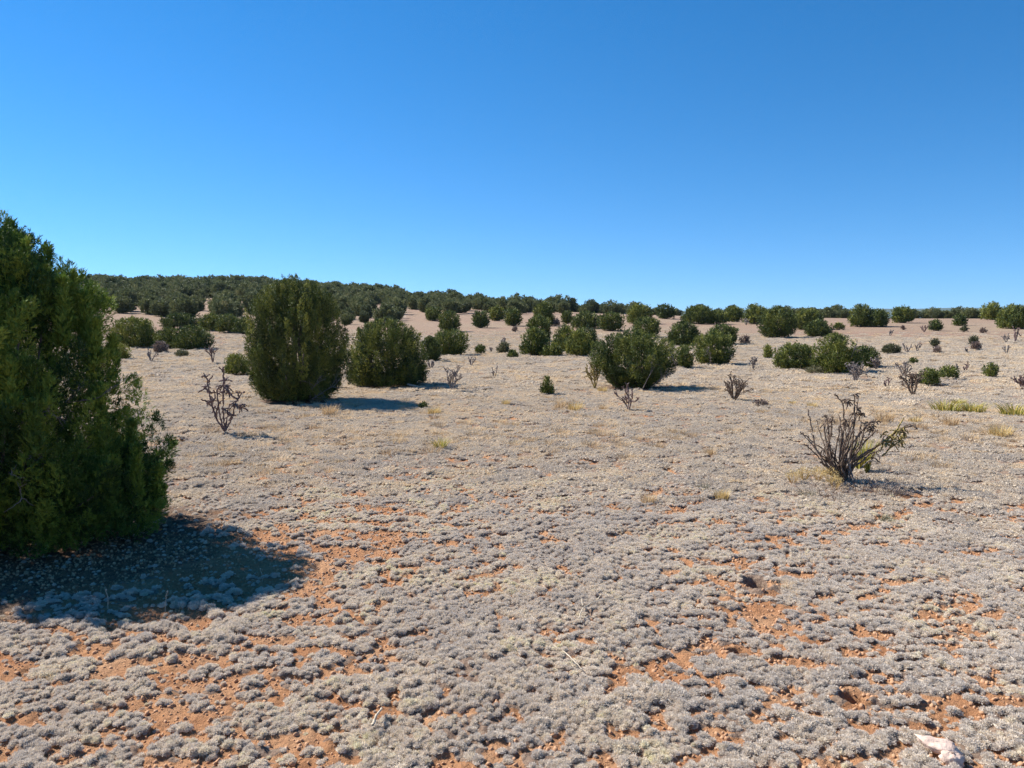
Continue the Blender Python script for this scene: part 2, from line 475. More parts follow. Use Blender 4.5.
DUFF = [(-3.6, 5.65, 1.7), (-2.7, 5.45, .7)]      # needle litter below the junipers
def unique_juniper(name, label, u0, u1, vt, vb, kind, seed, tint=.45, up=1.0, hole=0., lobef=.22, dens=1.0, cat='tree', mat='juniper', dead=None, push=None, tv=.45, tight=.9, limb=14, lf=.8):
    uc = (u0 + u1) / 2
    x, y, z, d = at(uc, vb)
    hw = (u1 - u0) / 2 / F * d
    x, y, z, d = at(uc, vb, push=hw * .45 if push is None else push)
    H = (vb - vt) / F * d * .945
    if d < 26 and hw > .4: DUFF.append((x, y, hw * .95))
    hw = (u1 - u0) / 2 / F * d
    px = d / F
    L = max(.036, 2.2 * px) * lf; W = max(.009, .78 * px) * lf
    area = 2 * PI * hw * H
    nl = int(area / (L * W * .5) * (2.6 + 1.4 * sm((d - 18) / 20)) * dens)
    k = 6
    lobe = min(H, hw * 2) * lobef
    nlobe = int(np.clip(area / (lobe * lobe * .33) , 24, 800))
    V, Q, tv_, c, s = juniper(H, scale_prof(kind, H, hw), nlobe, lobe, nl // k, k, L, W, seed, tint, tv, up, hole, tight)
    root = empty(name, (x, y, z)); tag(root, label, cat)
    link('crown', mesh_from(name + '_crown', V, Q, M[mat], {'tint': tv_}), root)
    v, q, t = limbs(H, c, limb, seed, .018 * H + .012)
    link('trunk', mesh_from(name + '_trunk', v, q, M['bark'], T=t, smooth=True), root)
    if dead:
        for di, (a, b) in enumerate(dead):
            sp = [((a[0] * hw, a[1] * hw, a[2] * H), (b[0] * hw, b[1] * hw, b[2] * H))]
            v, q, t = dead_twigs(sp, seed + 5 + di, r0=max(.010, .5 * px))
            link('dead_branch', mesh_from(name + '_dead', v, q, M['deadwood'], T=t, smooth=True), root)
    return root

# the big juniper at the left edge
def near_juniper():
    x, y, z, d = at(-2, 548, push=.15)
    H = 2.52
    prof = [(0, 1.0, .85), (.12, 1.25, 1.05), (.35, 1.3, 1.10), (.6, 1.25, 1.03), (.85, 1.15, .98), (1.1, 1.1, .94), (1.4, 1.0, .87), (1.7, .95, .84), (1.85, .8, .70), (2.02, .6, .56), (2.2, .45, .34), (2.4, .25, .12)]
    V, Q, tv, c, s = juniper(2.36, prof, 560, .26, 80000, 10, .033, .0060, 12, .44, .7, 1.2, hole=.08, tight=.80)
    # upright leaders that break the outline
    rng = np.random.default_rng(4)
    root = empty('juniper_tree', (x, y, z))
    tag(root, 'big dense green juniper filling the left edge, casting the broad shadow on red soil', 'tree')
    tips = [(.02, -.1, 2.08), (.10, .15, 2.12), (.22, .05, 1.98), (-.3, .0, 2.0), (.32, -.05, 1.92), (.40, .1, 1.88), (.50, -.1, 1.82), (.58, .1, 1.70), (.64, -.12, 1.62), (.72, .05, 1.45), (.80, -.05, 1.32), (.86, .1, 1.1), (-.1, .3, 1.98), (.12, -.4, 1.75), (.30, -.4, 1.6), (.42, -.5, 1.4), (.90, -.15, .75), (1.02, 0, .45), (1.12, -.15, .25), (1.18, .1, .22), (1.05, -.4, .25), (.7, -.7, .75), (.3, -.9, 1.0), (-.2, -.8, 1.35), (.55, -.6, 1.05), (.05, -.7, 1.5)]
    Vs = [V]; Qs = [Q]; Ts = [tv]; off = len(V)
    for i, (tx, ty, tz) in enumerate(tips):
        tz -= .13 if tz > 1.6 else 0
        ln = .28 + .20 * rng.random(); n = 260
        t = rng.random(n); a = rng.random(n) * 2 * PI
        wr = (.058 * (1 - t) ** 1.2 + .004) * np.sqrt(rng.random(n)) * (1 + .5 * np.sin(t * 17 + i))
        lean = np.array([rng.normal() * .06 + .05, rng.normal() * .06, 1])
        p = np.array([tx, ty, tz]) + lean * (t * ln)[:, None] + np.stack([np.cos(a) * wr, np.sin(a) * wr, 0 * a], 1)
        sd = nrm(np.stack([np.cos(a) * .45, np.sin(a) * .45, np.ones(n)], 1) + rng.normal(size=(n, 3)) * .2)
        k = 7
        base = p[:, None] + sd[:, None] * (rng.random((n, k)) * .045)[..., None] + rng.normal(size=(n, k, 3)) * .004
        dr = sd[:, None] + rng.normal(size=(n, k, 3)) * .35
        fcs = np.repeat(np.stack([np.cos(a), np.sin(a), .2 + 0 * a], 1), k, axis=0)
        v, q = leaves(base.reshape(-1, 3), dr.reshape(-1, 3), .03 + .015 * rng.random(n * k), .0085, rng, fcs, .5)
        Vs.append(v); Qs.append(q + off); off += len(v); Ts.append(np.full(len(v), .45 + .35 * rng.random()))
    Vs = np.concatenate(Vs); Vs[:, 1] = np.where(Vs[:, 1] < 0, Vs[:, 1] * (.70 + .30 * np.clip((Vs[:, 2] - .1) / 1.0, 0, 1)), Vs[:, 1]); Vs = [Vs]
    link('crown', mesh_from('near_juniper_crown', np.concatenate(Vs), np.concatenate(Qs), M['juniper_near'], {'tint': np.concatenate(Ts)}), root)
    v, q, t = limbs(2.5, c, 60, 3, .034, .3)
    link('trunk', mesh_from('near_juniper_trunk', v, q, M['bark'], T=t, smooth=True), root)
    sp = []
    for i in range(14):
        a = rng.uniform(-PI, 0); r = rng.uniform(.15, .4); h = rng.uniform(.15, 1.0)
        e = (math.cos(a) * (r + .45), math.sin(a) * (r + .45), h + rng.uniform(-.05, .2))
        sp.append(((math.cos(a) * r, math.sin(a) * r, h), e))
    v, q, t = dead_twigs(sp, 8, r0=.012)
    link('dead_branch', mesh_from('near_juniper_dead', v, q, M['deadwood'], T=t, smooth=True), root)
near_juniper()

UJ = [
 # name, label, u0,u1,vt,vb, kind, seed, kwargs
 ('juniper_tree', 'tall egg-shaped juniper, largest in the middle distance, yellow-green on its left side', 248, 349, 277, 403, 'egg', 21,
    dict(tint=.48, up=2.0, lobef=.115, dens=1.7, tight=.75, hole=.10, tv=.55, lf=.66, dead=[((.35, -.45, .04), (.70, -.6, .20)), ((.4, -.5, .03), (.85, -.5, .14)), ((.3, -.3, .02), (.65, -.5, .05))], limb=24)),
 ('juniper_tree', 'wide dark juniper with yellow-green top, just right of the tall egg-shaped juniper', 345, 427, 317, 387, 'dome', 22, dict(tint=.42, up=1.8, lobef=.13, dens=1.6, tight=.75, hole=.08, tv=.6, lf=.68)),
 ('juniper_tree', 'broad spreading juniper in the centre with grey dead twigs low on its right side', 588, 677, 329, 390, 'vase', 23,
    dict(tint=.34, up=.8, lobef=.19, dens=1.5, lf=.7, hole=.12, tight=.85, tv=.5, dead=[((.3, -.6, .05), (.8, -.8, .35)), ((.1, -.8, .05), (.3, -1, .4)), ((.1, -.7, .02), (.6, -1, .05))])),
 ('juniper_bush', 'rounded olive-green juniper bush left of the tall egg-shaped juniper, below the woodland edge', 112, 158, 317, 348, 'dome', 24, dict(tint=.7, cat='bush')),
 ('juniper_bush', 'dark rounded juniper bush between the olive bush and the tall egg-shaped juniper', 174, 212, 326, 350, 'dome', 25, dict(tint=.36, cat='bush')),
 ('juniper_bush', 'mid-green juniper bush wedged between the olive bush and the dark rounded bush', 156, 184, 328, 349, 'dome', 26, dict(tint=.45, cat='bush')),
 ('juniper_bush', 'dark low juniper bush directly behind the dark rounded bush on the left', 163, 197, 314, 329, 'dome', 27, dict(tint=.3, cat='bush')),
 ('juniper_bush', 'leftmost bush of the low hedge-like row left of the tall egg-shaped juniper', 199, 224, 315, 331, 'dome', 28, dict(tint=.5, cat='bush')),
 ('juniper_bush', 'middle and largest bush of the low hedge-like row left of the tall juniper', 217, 241, 315, 333, 'dome', 29, dict(tint=.5, cat='bush')),
 ('juniper_bush', 'darkest bush of the hedge-like row, touching the edge of the tall egg-shaped juniper', 234, 254, 318, 334, 'dome', 30, dict(tint=.3, cat='bush')),
 ('juniper_bush', 'small yellow-green seedling bush at the left foot of the tall egg-shaped juniper', 224, 249, 354, 375, 'dome', 31, dict(tint=.68, cat='bush', up=1.4)),
 ('juniper_bush', 'yellowish small bush beside the big left-edge juniper, in front of the olive bush', 106, 129, 344, 360, 'dome', 32, dict(tint=.85, cat='bush')),
 ('juniper_tree', 'rounded juniper right of the wide dark juniper, front one of the column of three', 434, 468, 329, 356, 'ball', 33, dict(tint=.45)),
 ('juniper_tree', 'round juniper in the middle of the column of three, right of the wide dark juniper', 439, 460, 312, 332, 'ball', 34, dict(tint=.38)),
 ('juniper_bush', 'dark juniper bush showing behind the right side of the wide dark juniper', 420, 440, 337, 362, 'dome', 35, dict(tint=.3, cat='bush')),
 ('juniper_bush', 'round mid-green juniper just right of the pale track, left of the column of three', 425, 442, 308, 321, 'ball', 36, dict(tint=.42, cat='bush')),
 ('juniper_tree', 'compact dark round juniper alone on the pink slope right of the column of three', 472, 489, 311, 328, 'ball', 37, dict(tint=.28)),
 ('juniper_bush', 'small dark juniper near the slope top, just left of the tall stack of junipers', 505, 521, 309, 326, 'ball', 38, dict(tint=.4)),
 ('juniper_bush', 'yellow-green round juniper near the slope top between the two compact dark ones', 489, 505, 307, 321, 'ball', 39, dict(tint=.62, cat='bush')),
 ('juniper_tree', 'front left juniper of the dense clump left of the broad central juniper', 521, 549, 328, 356, 'dome', 40, dict(tint=.38)),
 ('juniper_tree', 'second juniper up in the stack above the dense central clump', 527, 551, 316, 342, 'ball', 41, dict(tint=.36)),
 ('juniper_tree', 'topmost green juniper of the stack above the dense central clump', 534, 554, 303, 326, 'dome', 42, dict(tint=.5)),
 ('juniper_bush', 'low pale green bush at the front foot of the dense central clump', 541, 562, 345, 357, 'dome', 43, dict(tint=.5, cat='bush')),
 ('juniper_tree', 'brown-topped juniper at the back of the dense clump left of the broad central juniper', 553, 577, 326, 352, 'dome', 44, dict(tint=.55)),
 ('juniper_tree', 'bright green front right juniper of the dense clump, touching the broad central juniper', 566, 592, 330, 357, 'dome', 45, dict(tint=.62)),
 ('juniper_tree', 'dark juniper at the back right of the dense central clump', 575, 597, 326, 350, 'ball', 46, dict(tint=.2)),
 ('juniper_bush', 'small upright juniper on the slope above the brown-topped one', 562, 572, 312, 324, 'ball', 47, dict(tint=.35, cat='bush')),
 ('juniper_tree', 'left juniper of the close pair on the slope above the broad central juniper', 572, 599, 312, 329, 'dome', 48, dict(tint=.42)),
 ('juniper_tree', 'right juniper of the close pair on the slope above the broad central juniper', 598, 624, 313, 331, 'ball', 49, dict(tint=.36)),
 ('juniper_tree', 'grey-green juniper rising just behind the top right of the broad central juniper', 632, 660, 318, 338, 'ball', 50, dict(tint=.35)),
 ('juniper_tree', 'yellow-green juniper at the slope top directly above the broad central juniper', 627, 652, 304, 324, 'dome', 51, dict(tint=.55)),
 ('juniper_tree', 'large dark dome-shaped juniper right of and behind the broad central juniper', 668, 700, 321, 346, 'dome', 52, dict(tint=.3)),
 ('juniper_bush', 'narrow round juniper between the broad central juniper and the bright silvery-stemmed one', 674, 694, 346, 369, 'egg', 53, dict(tint=.4)),
 ('juniper_tree', 'bright green juniper with silvery dead stems low on its left, beside the narrow round one', 693, 733, 332, 365, 'ball', 54,
    dict(tint=.5, dead=[((-.2, -.6, .05), (-.55, -.9, .45)), ((.5, -.5, .02), (.75, -.7, .35)), ((-.3, -.6, .0), (-.4, -1, .3))])),
 ('juniper_tree', 'dark juniper directly behind the bright green one with silvery stems', 708, 737, 325, 345, 'ball', 55, dict(tint=.3)),
 ('juniper_tree', 'dark round juniper alone at the slope top right of the yellow-green one', 657, 675, 305, 319, 'ball', 56, dict(tint=.2)),
 ('juniper_tree', 'left juniper of the wide group on the crest above the dark dome-shaped juniper', 682, 714, 306, 324, 'dome', 57, dict(tint=.35)),
 ('juniper_tree', 'olive juniper in the middle of the wide crest group above the bright green one', 706, 727, 311, 324, 'dome', 58, dict(tint=.5)),
 ('juniper_tree', 'juniper at the right end of the wide group on the crest', 725, 742, 307, 322, 'dome', 59, dict(tint=.4)),
 ('juniper_tree', 'green juniper at the red soil patch on the crest, left of the largest crest juniper', 744, 765, 305, 324, 'dome', 60, dict(tint=.5)),
 ('juniper_tree', 'largest and tallest dark juniper on the right-hand slope top with shadow to its right', 759, 795, 307, 338, 'ball', 61, dict(tint=.34)),
 ('juniper_tree', 'olive juniper behind and right of the largest slope-top juniper', 793, 822, 309, 330, 'dome', 62, dict(tint=.45)),
 ('juniper_bush', 'low dark rounded juniper in front of the olive one on the right-hand slope', 806, 831, 321, 337, 'dome', 63, dict(tint=.25)),
 ('juniper_bush', 'wide low flat-topped juniper, left one of the big cluster of three on the right', 773, 815, 343, 370, 'dome', 64, dict(tint=.42)),
 ('juniper_tree', 'tallest juniper of the big cluster of three on the right', 813, 858, 333, 374, 'dome', 65,
    dict(tint=.48, lobef=.24, dead=[((.3, -.8, .4), (.45, -1., .75)), ((.1, -.8, .1), (.5, -1, .3))])),
 ('juniper_bush', 'dark rounded juniper at the right end of the big cluster of three', 848, 879, 346, 368, 'dome', 66, dict(tint=.2)),
 ('juniper_tree', 'olive juniper on the right crest, left one of the touching pair with blue hills behind', 850, 872, 305, 327, 'dome', 67, dict(tint=.5)),
 ('juniper_tree', 'darker juniper on the right crest, right one of the touching pair', 863, 888, 310, 327, 'dome', 68, dict(tint=.32)),
 ('juniper_tree', 'greenish juniper on the right crest beside the red soil, right of the touching pair', 892, 912, 307, 323, 'ball', 69, dict(tint=.42)),
 ('juniper_bush', 'small round dark juniper alone on the tan slope below the right crest', 930, 941, 321, 331, 'ball', 70, dict(tint=.2)),
 ('juniper_bush', 'small two-tiered dark juniper right of the small round one below the right crest', 954, 965, 315, 326, 'dome', 71, dict(tint=.25)),
 ('juniper_tree', 'yellow-green juniper on the crest next to the largest one at the right edge', 982, 1001, 303, 320, 'dome', 72, dict(tint=.6)),
 ('juniper_tree', 'largest crest juniper at the right edge of the photo', 998, 1028, 305, 329, 'dome', 73, dict(tint=.48)),
 ('juniper_bush', 'green bush beside the grey cholla on the right, behind its branches', 918, 939, 369, 386, 'dome', 74, dict(tint=.42)),
 ('juniper_bush', 'compact rounded green bush right of the one beside the grey cholla', 939, 957, 366, 380, 'dome', 75, dict(tint=.42)),
 ('juniper_bush', 'small irregular green bush with two uneven tops, rightmost of three on the tan flat', 983, 998, 364, 378, 'vase', 76, dict(tint=.4, lobef=.35)),
 ('juniper_seedling', 'tiny cone-shaped juniper seedling standing alone on the open flat in the middle', 540, 554, 376, 395, 'cone', 77, dict(tint=.45, up=1.3, cat='seedling')),
 ('juniper_bush', 'small yellow-green upright bush just left of the wide low flat-topped juniper', 764, 771, 346, 359, 'egg', 78, dict(tint=.8, mat='juniper')),
 ('small_shrub', 'small dark green shrub right of the front juniper of the column of three', 476, 485, 346, 354, 'dome', 79, dict(tint=.4, cat='shrub')),
 ('small_shrub', 'tiny dark round shrub right of the olive shrub with the small cholla above it', 508, 517, 351, 358, 'dome', 80, dict(tint=.35, cat='shrub')),
 ('small_shrub', 'olive upright shrub with a small bare cholla right behind it on the central flat', 498, 509, 343, 354, 'dome', 81, dict(tint=.55, mat='sage', cat='shrub')),
 ('small_shrub', 'small brown round shrub at the right of the dark juniper behind the silvery-stemmed one', 741, 749, 337, 344, 'ball', 82, dict(tint=.4, mat='brownbush', cat='shrub')),
 ('small_shrub', 'grey-green wide low shrub on the tan slope right of the cluster of three', 883, 899, 345, 354, 'dome', 83, dict(tint=.35, mat='sage', cat='shrub')),
 ('small_shrub', 'tiny dark shrub behind the grey cholla on the right-hand flat', 910, 917, 359, 364, 'dome', 84, dict(tint=.3, cat='shrub')),
 ('small_shrub', 'small brown shrub beside the pale cholla at the foot of the olive bush', 155, 167, 342, 353, 'dome', 85, dict(tint=.5, mat='brownbush', cat='shrub')),
 ('small_shrub', 'small flat green tuft-like shrub on sand below the dark rounded bush on the left', 177, 188, 351, 357, 'dome', 86, dict(tint=.8, mat='sage', cat='shrub')),
 ('small_shrub', 'small brown round shrub on the pink slope right of the stack of junipers', 552, 559, 320, 326, 'ball', 87, dict(tint=.3, mat='brownbush', cat='shrub')),
 ('small_shrub', 'small dark shrub just above the tall juniper of the right-hand cluster of three', 834, 843, 324, 330, 'dome', 88, dict(tint=.45, cat='shrub')),
 ('small_shrub', 'grey-brown shrub below the small round dark juniper, upper of a pair on tan slope', 931, 938, 340, 347, 'ball', 89, dict(tint=.2, mat='sage', cat='shrub')),
 ('small_shrub', 'small grey shrub at the foot of the upper grey-brown one on the tan slope', 934, 940, 348, 353, 'ball', 90, dict(tint=.5, mat='brownbush', cat='shrub')),
 ('small_shrub', 'taller shrub of the leaning pair on the tan slope below the two-tiered juniper', 970, 977, 337, 345, 'ball', 91, dict(tint=.2, mat='sage', cat='shrub')),
 ('small_shrub', 'lower greyish shrub of the leaning pair on the tan slope below the two-tiered juniper', 972, 980, 343, 350, 'ball', 92, dict(tint=.4, mat='brownbush', cat='shrub')),
 ('small_shrub', 'grey shrub right under the two-tiered juniper near the right crest', 961, 967, 327, 332, 'ball', 93, dict(tint=.3, mat='sage', cat='shrub')),
 ('small_shrub', 'dark reddish tiny shrub near the crest right of the touching pair', 902, 905, 327, 330, 'ball', 94, dict(tint=.1, mat='brownbush', cat='shrub')),
 ('small_shrub', 'brown tiny shrub near the crest between the two-tiered juniper and the right edge', 981, 985, 329, 333, 'ball', 95, dict(tint=.1, mat='brownbush', cat='shrub')),
 ('small_shrub', 'dark round tiny shrub on the slope below the small dark juniper left of the stack', 513, 517, 328, 332, 'ball', 96, dict(tint=.1, mat='brownbush', cat='shrub')),
 ('low_shrub', 'yellow-green sprawling low shrub at the foot of the tallest juniper of the cluster of three', 807, 824, 367, 374, 'dome', 97, dict(tint=.9, mat='sage', cat='shrub')),
 ('small_shrub', 'grey twiggy dwarf shrub in the shadow just right of the round dark cholla', 754, 767, 401, 407, 'dome', 98, dict(tint=.3, mat='brownbush', cat='shrub')),
 ('small_shrub', 'tiny dark green tuft of a shrub at the end of the tall juniper\'s shadow', 419, 428, 403, 409, 'dome', 99, dict(tint=.4, cat='shrub')),
]
for nm, lb, u0, u1, vt, vb, kd, sd, kw in UJ:
    unique_juniper(nm, lb, u0, u1, vt, vb, kd, sd, **kw)

# ---------------- crest and woodland trees share a few meshes
def proto_tree(seed, kind, w, mat, tint, lobef=.3):
    prof = scale_prof(kind, 1.0, w)
    V, Q, tv, c, s = juniper(1.0, prof, 60, lobef, 1500, 6, .085, .045, seed, tint, .4, .7)
    root = empty('juniper_tree', (0, 0, 0))
    link('crown', mesh_from('woodland_crown', V, Q, M[mat], {'tint': tv}), root)
    v, q, t = limbs(1.0, c, 8, seed, .03, .05)
    link('trunk', mesh_from('woodland_trunk', v, q, M['bark'], T=t, smooth=True), root)
    return root
PROTO = [proto_tree(200 + i, ['dome', 'vase', 'ball', 'vase', 'dome', 'ball', 'vase'][i], [.62, .7, .58, .66, .75, .5, .6][i], 'pinyon', [.4, .25, .55, .35, .6, .2, .45][i]) for i in range(7)]
used = [False] * len(PROTO)
def wood_tree(x, y, H, i, rz, label, group, wf=1.0, cat='tree'):
    z = float(terrain(x, y)) - .03 * H
    i = i % len(PROTO)
    if not used[i]:
        o = PROTO[i]; used[i] = True
        o.location = (x, y, z); o.rotation_euler = (0, 0, rz); o.scale = (H * wf, H * wf, H)
    else:
        o = copy_tree(PROTO[i], (x, y, z), rz, (H * wf, H * wf, H))
    tag(o, label, cat, group)
    return o

rng = np.random.default_rng(77)
pts = []
tries = 0
WU = [60, 110, 200, 250, 330, 345, 400, 411, 440, 520, 580, 640]
WR = [108, 108, 93, 97, 98, 84, 88, 122, 116, 120, 128, 145]      # near edge of the woodland
while tries < 16000 and len(pts) < 720:
    tries += 1
    u = rng.uniform(40, 640); th = math.atan((u - 512) / F)
    r0 = np.interp(u, WU, WR) + 5 * (vn(u / 9, 1, 4) - .5); r1 = float(np.interp(u, UU, RC)) + 18
    if r1 <= r0: continue
    r = math.sqrt(rng.uniform(r0 ** 2, r1 ** 2))
    if 401 < u < 412 and r < 215: continue         # the pale track climbs here
    x, y = r * math.sin(th), r * math.cos(th)
    sp = 3.9 if r > 150 else 4.3
    if r < 175 and vn(x / 11, y / 9, 88) < .36: continue
    if any((x - p[0]) ** 2 + (y - p[1]) ** 2 < sp * sp for p in pts): continue
    pts.append((x, y, r, u))
pts = np.array(pts)
order = np.argsort(pts[:, 2])
pts = pts[order]
nind = 170
for k, (x, y, r, u) in enumerate(pts[:nind]):
    H = rng.uniform(1.7, 3.3) * (.85 + .4 * min(1, (r - 84) / 170))
    left = u < 405
    if u > 330: H = H * .8
    wood_tree(x, y, H, int(rng.integers(0, 7)), rng.uniform(0, 6.28),
              'dark green juniper standing in the front ranks of the dense woodland on the left hillside' if left else 'dark juniper in the close row along the skyline above the pink slope',
              'junipers in the front of the woodland on the left hill' if left else 'junipers along the skyline above the pink slope', wf=rng.uniform(.85, 1.15))
rest = pts[nind:]

# skyline silhouettes that stand out: (u, top row, height m, label)
for (u, vt, H, i, lb) in [(451, 291, 3.5, 0, 'tall rounded tree standing above the skyline row over the column of three junipers'),
                          (520, 296, 3.2, 1, 'bushy tree on the skyline left of the stack of junipers, with grey bare twigs'),
                          (560, 298, 3.1, 2, 'rounded tree highest on the skyline above the brown-topped juniper')]:
    r = float(np.interp(u, UU, RC)) - 8
    th = math.atan((u - 512) / F); wood_tree(r * math.sin(th), r * math.cos(th), H * 1.05, i, 1.0, lb, None, 1.15)
# right-hand crest background trees, one by one
CREST = [(585, 305), (600, 304), (618, 305), (612, 307), (643, 306), (700, 305), (675, 309), (732, 306), (756, 306), (776, 307), (786, 307), (800, 308), (812, 308), (835, 306), (826, 308),
         (842, 309), (905, 309), (912, 310), (931, 308), (936, 310), (944, 311), (951, 311), (958, 307), (967, 308), (977, 312), (990, 310), (1012, 309), (880, 311), (655, 308), (665, 310), (692, 309), (718, 309)]
for i, (u, vt) in enumerate(CREST):
    r = float(np.interp(u, UU, RC)) * (1.0 + .16 * rng.random())
    th = math.atan((u - 512) / F); x, y = r * math.sin(th), r * math.cos(th)
    z = float(terrain(x, y)); zt = CAMZ + (HOR - vt) / F * y
    H = max(zt - z, 1.2)
    wood_tree(x, y, H, i, rng.uniform(0, 6.28), 'small distant juniper in the broken line along the right-hand crest', 'junipers in the line along the right-hand crest', wf=1.25)

# ------------------------------------------------------------------ instancing helper for stuff
def scatter(name, P, rot, scl, idx, tint, sources, kind='stuff'):
    """one object whose geometry nodes instance the source meshes on its own points"""
    me = bpy.data.meshes.new(name)
    P = np.ascontiguousarray(P, dtype=np.float32)
    me.vertices.add(len(P)); me.vertices.foreach_set('co', P.ravel())
    a = me.attributes.new('rot', 'FLOAT_VECTOR', 'POINT'); a.data.foreach_set('vector', np.ascontiguousarray(rot, dtype=np.float32).ravel())
    a = me.attributes.new('scl', 'FLOAT_VECTOR', 'POINT'); a.data.foreach_set('vector', np.ascontiguousarray(scl, dtype=np.float32).ravel())
    a = me.attributes.new('idx', 'INT', 'POINT'); a.data.foreach_set('value', np.ascontiguousarray(idx, dtype=np.int32))
    a = me.attributes.new('tint', 'FLOAT', 'POINT'); a.data.foreach_set('value', np.ascontiguousarray(tint, dtype=np.float32))
    o = bpy.data.objects.new(name, me); COL.objects.link(o)
    c = bpy.data.collections.new(name + '_sources')
    for i, s in enumerate(sources):
        so = bpy.data.objects.new('%s_source_%02d' % (name, i), s); c.objects.link(so)
    ng = bpy.data.node_groups.new(name, 'GeometryNodeTree')
    ng.interface.new_socket('Geometry', in_out='INPUT', socket_type='NodeSocketGeometry')
    ng.interface.new_socket('Geometry', in_out='OUTPUT', socket_type='NodeSocketGeometry')
    gi = ng.nodes.new('NodeGroupInput'); go = ng.nodes.new('NodeGroupOutput')
    ci = ng.nodes.new('GeometryNodeCollectionInfo'); ci.inputs['Collection'].default_value = c
    ci.inputs['Separate Children'].default_value = True; ci.inputs['Reset Children'].default_value = True
    ip = ng.nodes.new('GeometryNodeInstanceOnPoints'); ip.inputs['Pick Instance'].default_value = True
    def na(nm, dt):
        n = ng.nodes.new('GeometryNodeInputNamedAttribute'); n.data_type = dt; n.inputs['Name'].default_value = nm
        return n.outputs['Attribute']
    e2r = ng.nodes.new('FunctionNodeEulerToRotation')
    ng.links.new(gi.outputs[0], ip.inputs['Points']); ng.links.new(ci.outputs[0], ip.inputs['Instance'])
    ng.links.new(na('idx', 'INT'), ip.inputs['Instance Index'])
    ng.links.new(na('rot', 'FLOAT_VECTOR'), e2r.inputs[0]); ng.links.new(e2r.outputs[0], ip.inputs['Rotation'])
    ng.links.new(na('scl', 'FLOAT_VECTOR'), ip.inputs['Scale'])
    ng.links.new(ip.outputs[0], go.inputs[0])
    md = o.modifiers.new('scatter', 'NODES'); md.node_group = ng
    o['kind'] = kind
    return o

# woodland behind the front ranks
def flat_tree_mesh(p):
    return [ch.data for ch in p.children if ch.name.startswith('crown')][0]
n = len(rest)
Hs = rng.uniform(1.8, 3.5, n) * (.85 + .4 * np.clip((rest[:, 2] - 84) / 170, 0, 1)) * np.where(rest[:, 3] > 405, .8, 1)
scatter('woodland', np.stack([rest[:, 0], rest[:, 1], terrain(rest[:, 0], rest[:, 1]) - .1], 1),
        np.stack([0 * Hs, 0 * Hs, rng.uniform(0, 6.28, n)], 1), np.stack([Hs * 1.05, Hs * 1.05, Hs], 1),
        rng.integers(0, 7, n), rng.random(n), [flat_tree_mesh(p) for p in PROTO])

# ------------------------------------------------------------------ ground sheet
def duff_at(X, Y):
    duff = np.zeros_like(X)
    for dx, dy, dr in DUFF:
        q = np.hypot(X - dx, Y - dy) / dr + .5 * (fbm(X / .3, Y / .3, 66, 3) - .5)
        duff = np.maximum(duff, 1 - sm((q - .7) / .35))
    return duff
def ground():
    rs = [0.0, .3, .7, 1.1, 1.5, 1.8]
    r = 2.0
    while r < 20: rs.append(r); r *= 1.0031
    while r < 300: rs.append(r); r *= 1.016
    while r < 9000: rs.append(r); r *= 1.12
    rs = np.array(rs)
    th = np.concatenate([np.linspace(-50, 50, 860), np.linspace(50, 310, 60)[1:-1]])
    th = np.radians(th)
    nr, nt_ = len(rs), len(th)
    X = rs[:, None] * np.sin(th)[None]; Y = rs[:, None] * np.cos(th)[None]
    Z = terrain(X, Y)
    far_ = rs[:, None] > 900
    V = np.stack([X, Y, Z], -1).reshape(-1, 3)
    i = np.arange(nr - 1)[:, None] * nt_; j = np.arange(nt_)[None]; j2 = (j + 1) % nt_
    Q = np.stack([i + j, i + nt_ + j, i + nt_ + j2, i + j2], -1).reshape(-1, 4)[:, ::-1]
    R_ = np.hypot(X, Y)
    far = sm((R_ - 14) / 26)
    U = az_u(X, Y)
    pink = sm((R_ - 50) / 60) * (.45 + .55 * fbm(X / 12, Y / 12, 41, 3))
    tr = np.exp(-((U - 404 - (R_ - 130) * .02) / 2.6) ** 2) * sm((R_ - 95) / 20) * (Y > 0)
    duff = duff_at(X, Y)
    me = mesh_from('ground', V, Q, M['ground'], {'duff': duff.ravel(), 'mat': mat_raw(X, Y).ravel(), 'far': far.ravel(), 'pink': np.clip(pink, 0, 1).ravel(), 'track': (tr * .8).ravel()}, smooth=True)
    o = link('ground', me); o['kind'] = 'structure'
ground()

# distant blue ridge
def hills():
    n = 260
    us = np.linspace(-700, 1900, n)
    top = np.interp(us, [-700, 560, 640, 760, 900, 1000, 1200, 1900], [322, 322, 313, 309.5, 308.6, 308.2, 309, 312]) + (fbm(us / 60, us * 0, 6, 4) - .5) * 1.6
    rows = []
    for k, (dist, f) in enumerate([(3300, 0.0), (3700, .45), (4100, .8), (4500, 1.0), (5200, .6)]):
        th = np.arctan((us - 512) / F)
        y = dist * np.ones(n); x = (us - 512) / F * dist
        zt = CAMZ + (HOR - top) / F * 4500
        z = -16 + (zt + 16) * f + (fbm(x / 260, y / 260, 8, 3) - .5) * 12 * (f > 0) * (f < 1)
        rows.append(np.stack([x, y, z], 1))
    V = np.concatenate(rows)
    i = np.arange(4)[:, None] * n; j = np.arange(n - 1)[None]
    Q = np.stack([i + j, i + j + 1, i + n + j + 1, i + n + j], -1).reshape(-1, 4)
    m = simple_material('far_wooded_hill', [(.35, (.035, .05, .03)), (.6, (.07, .085, .045)), (.8, (.2, .16, .11))], .012, bump=0)
    o = link('hills', mesh_from('hills', V, Q, m, smooth=True)); o['kind'] = 'structure'
hills()

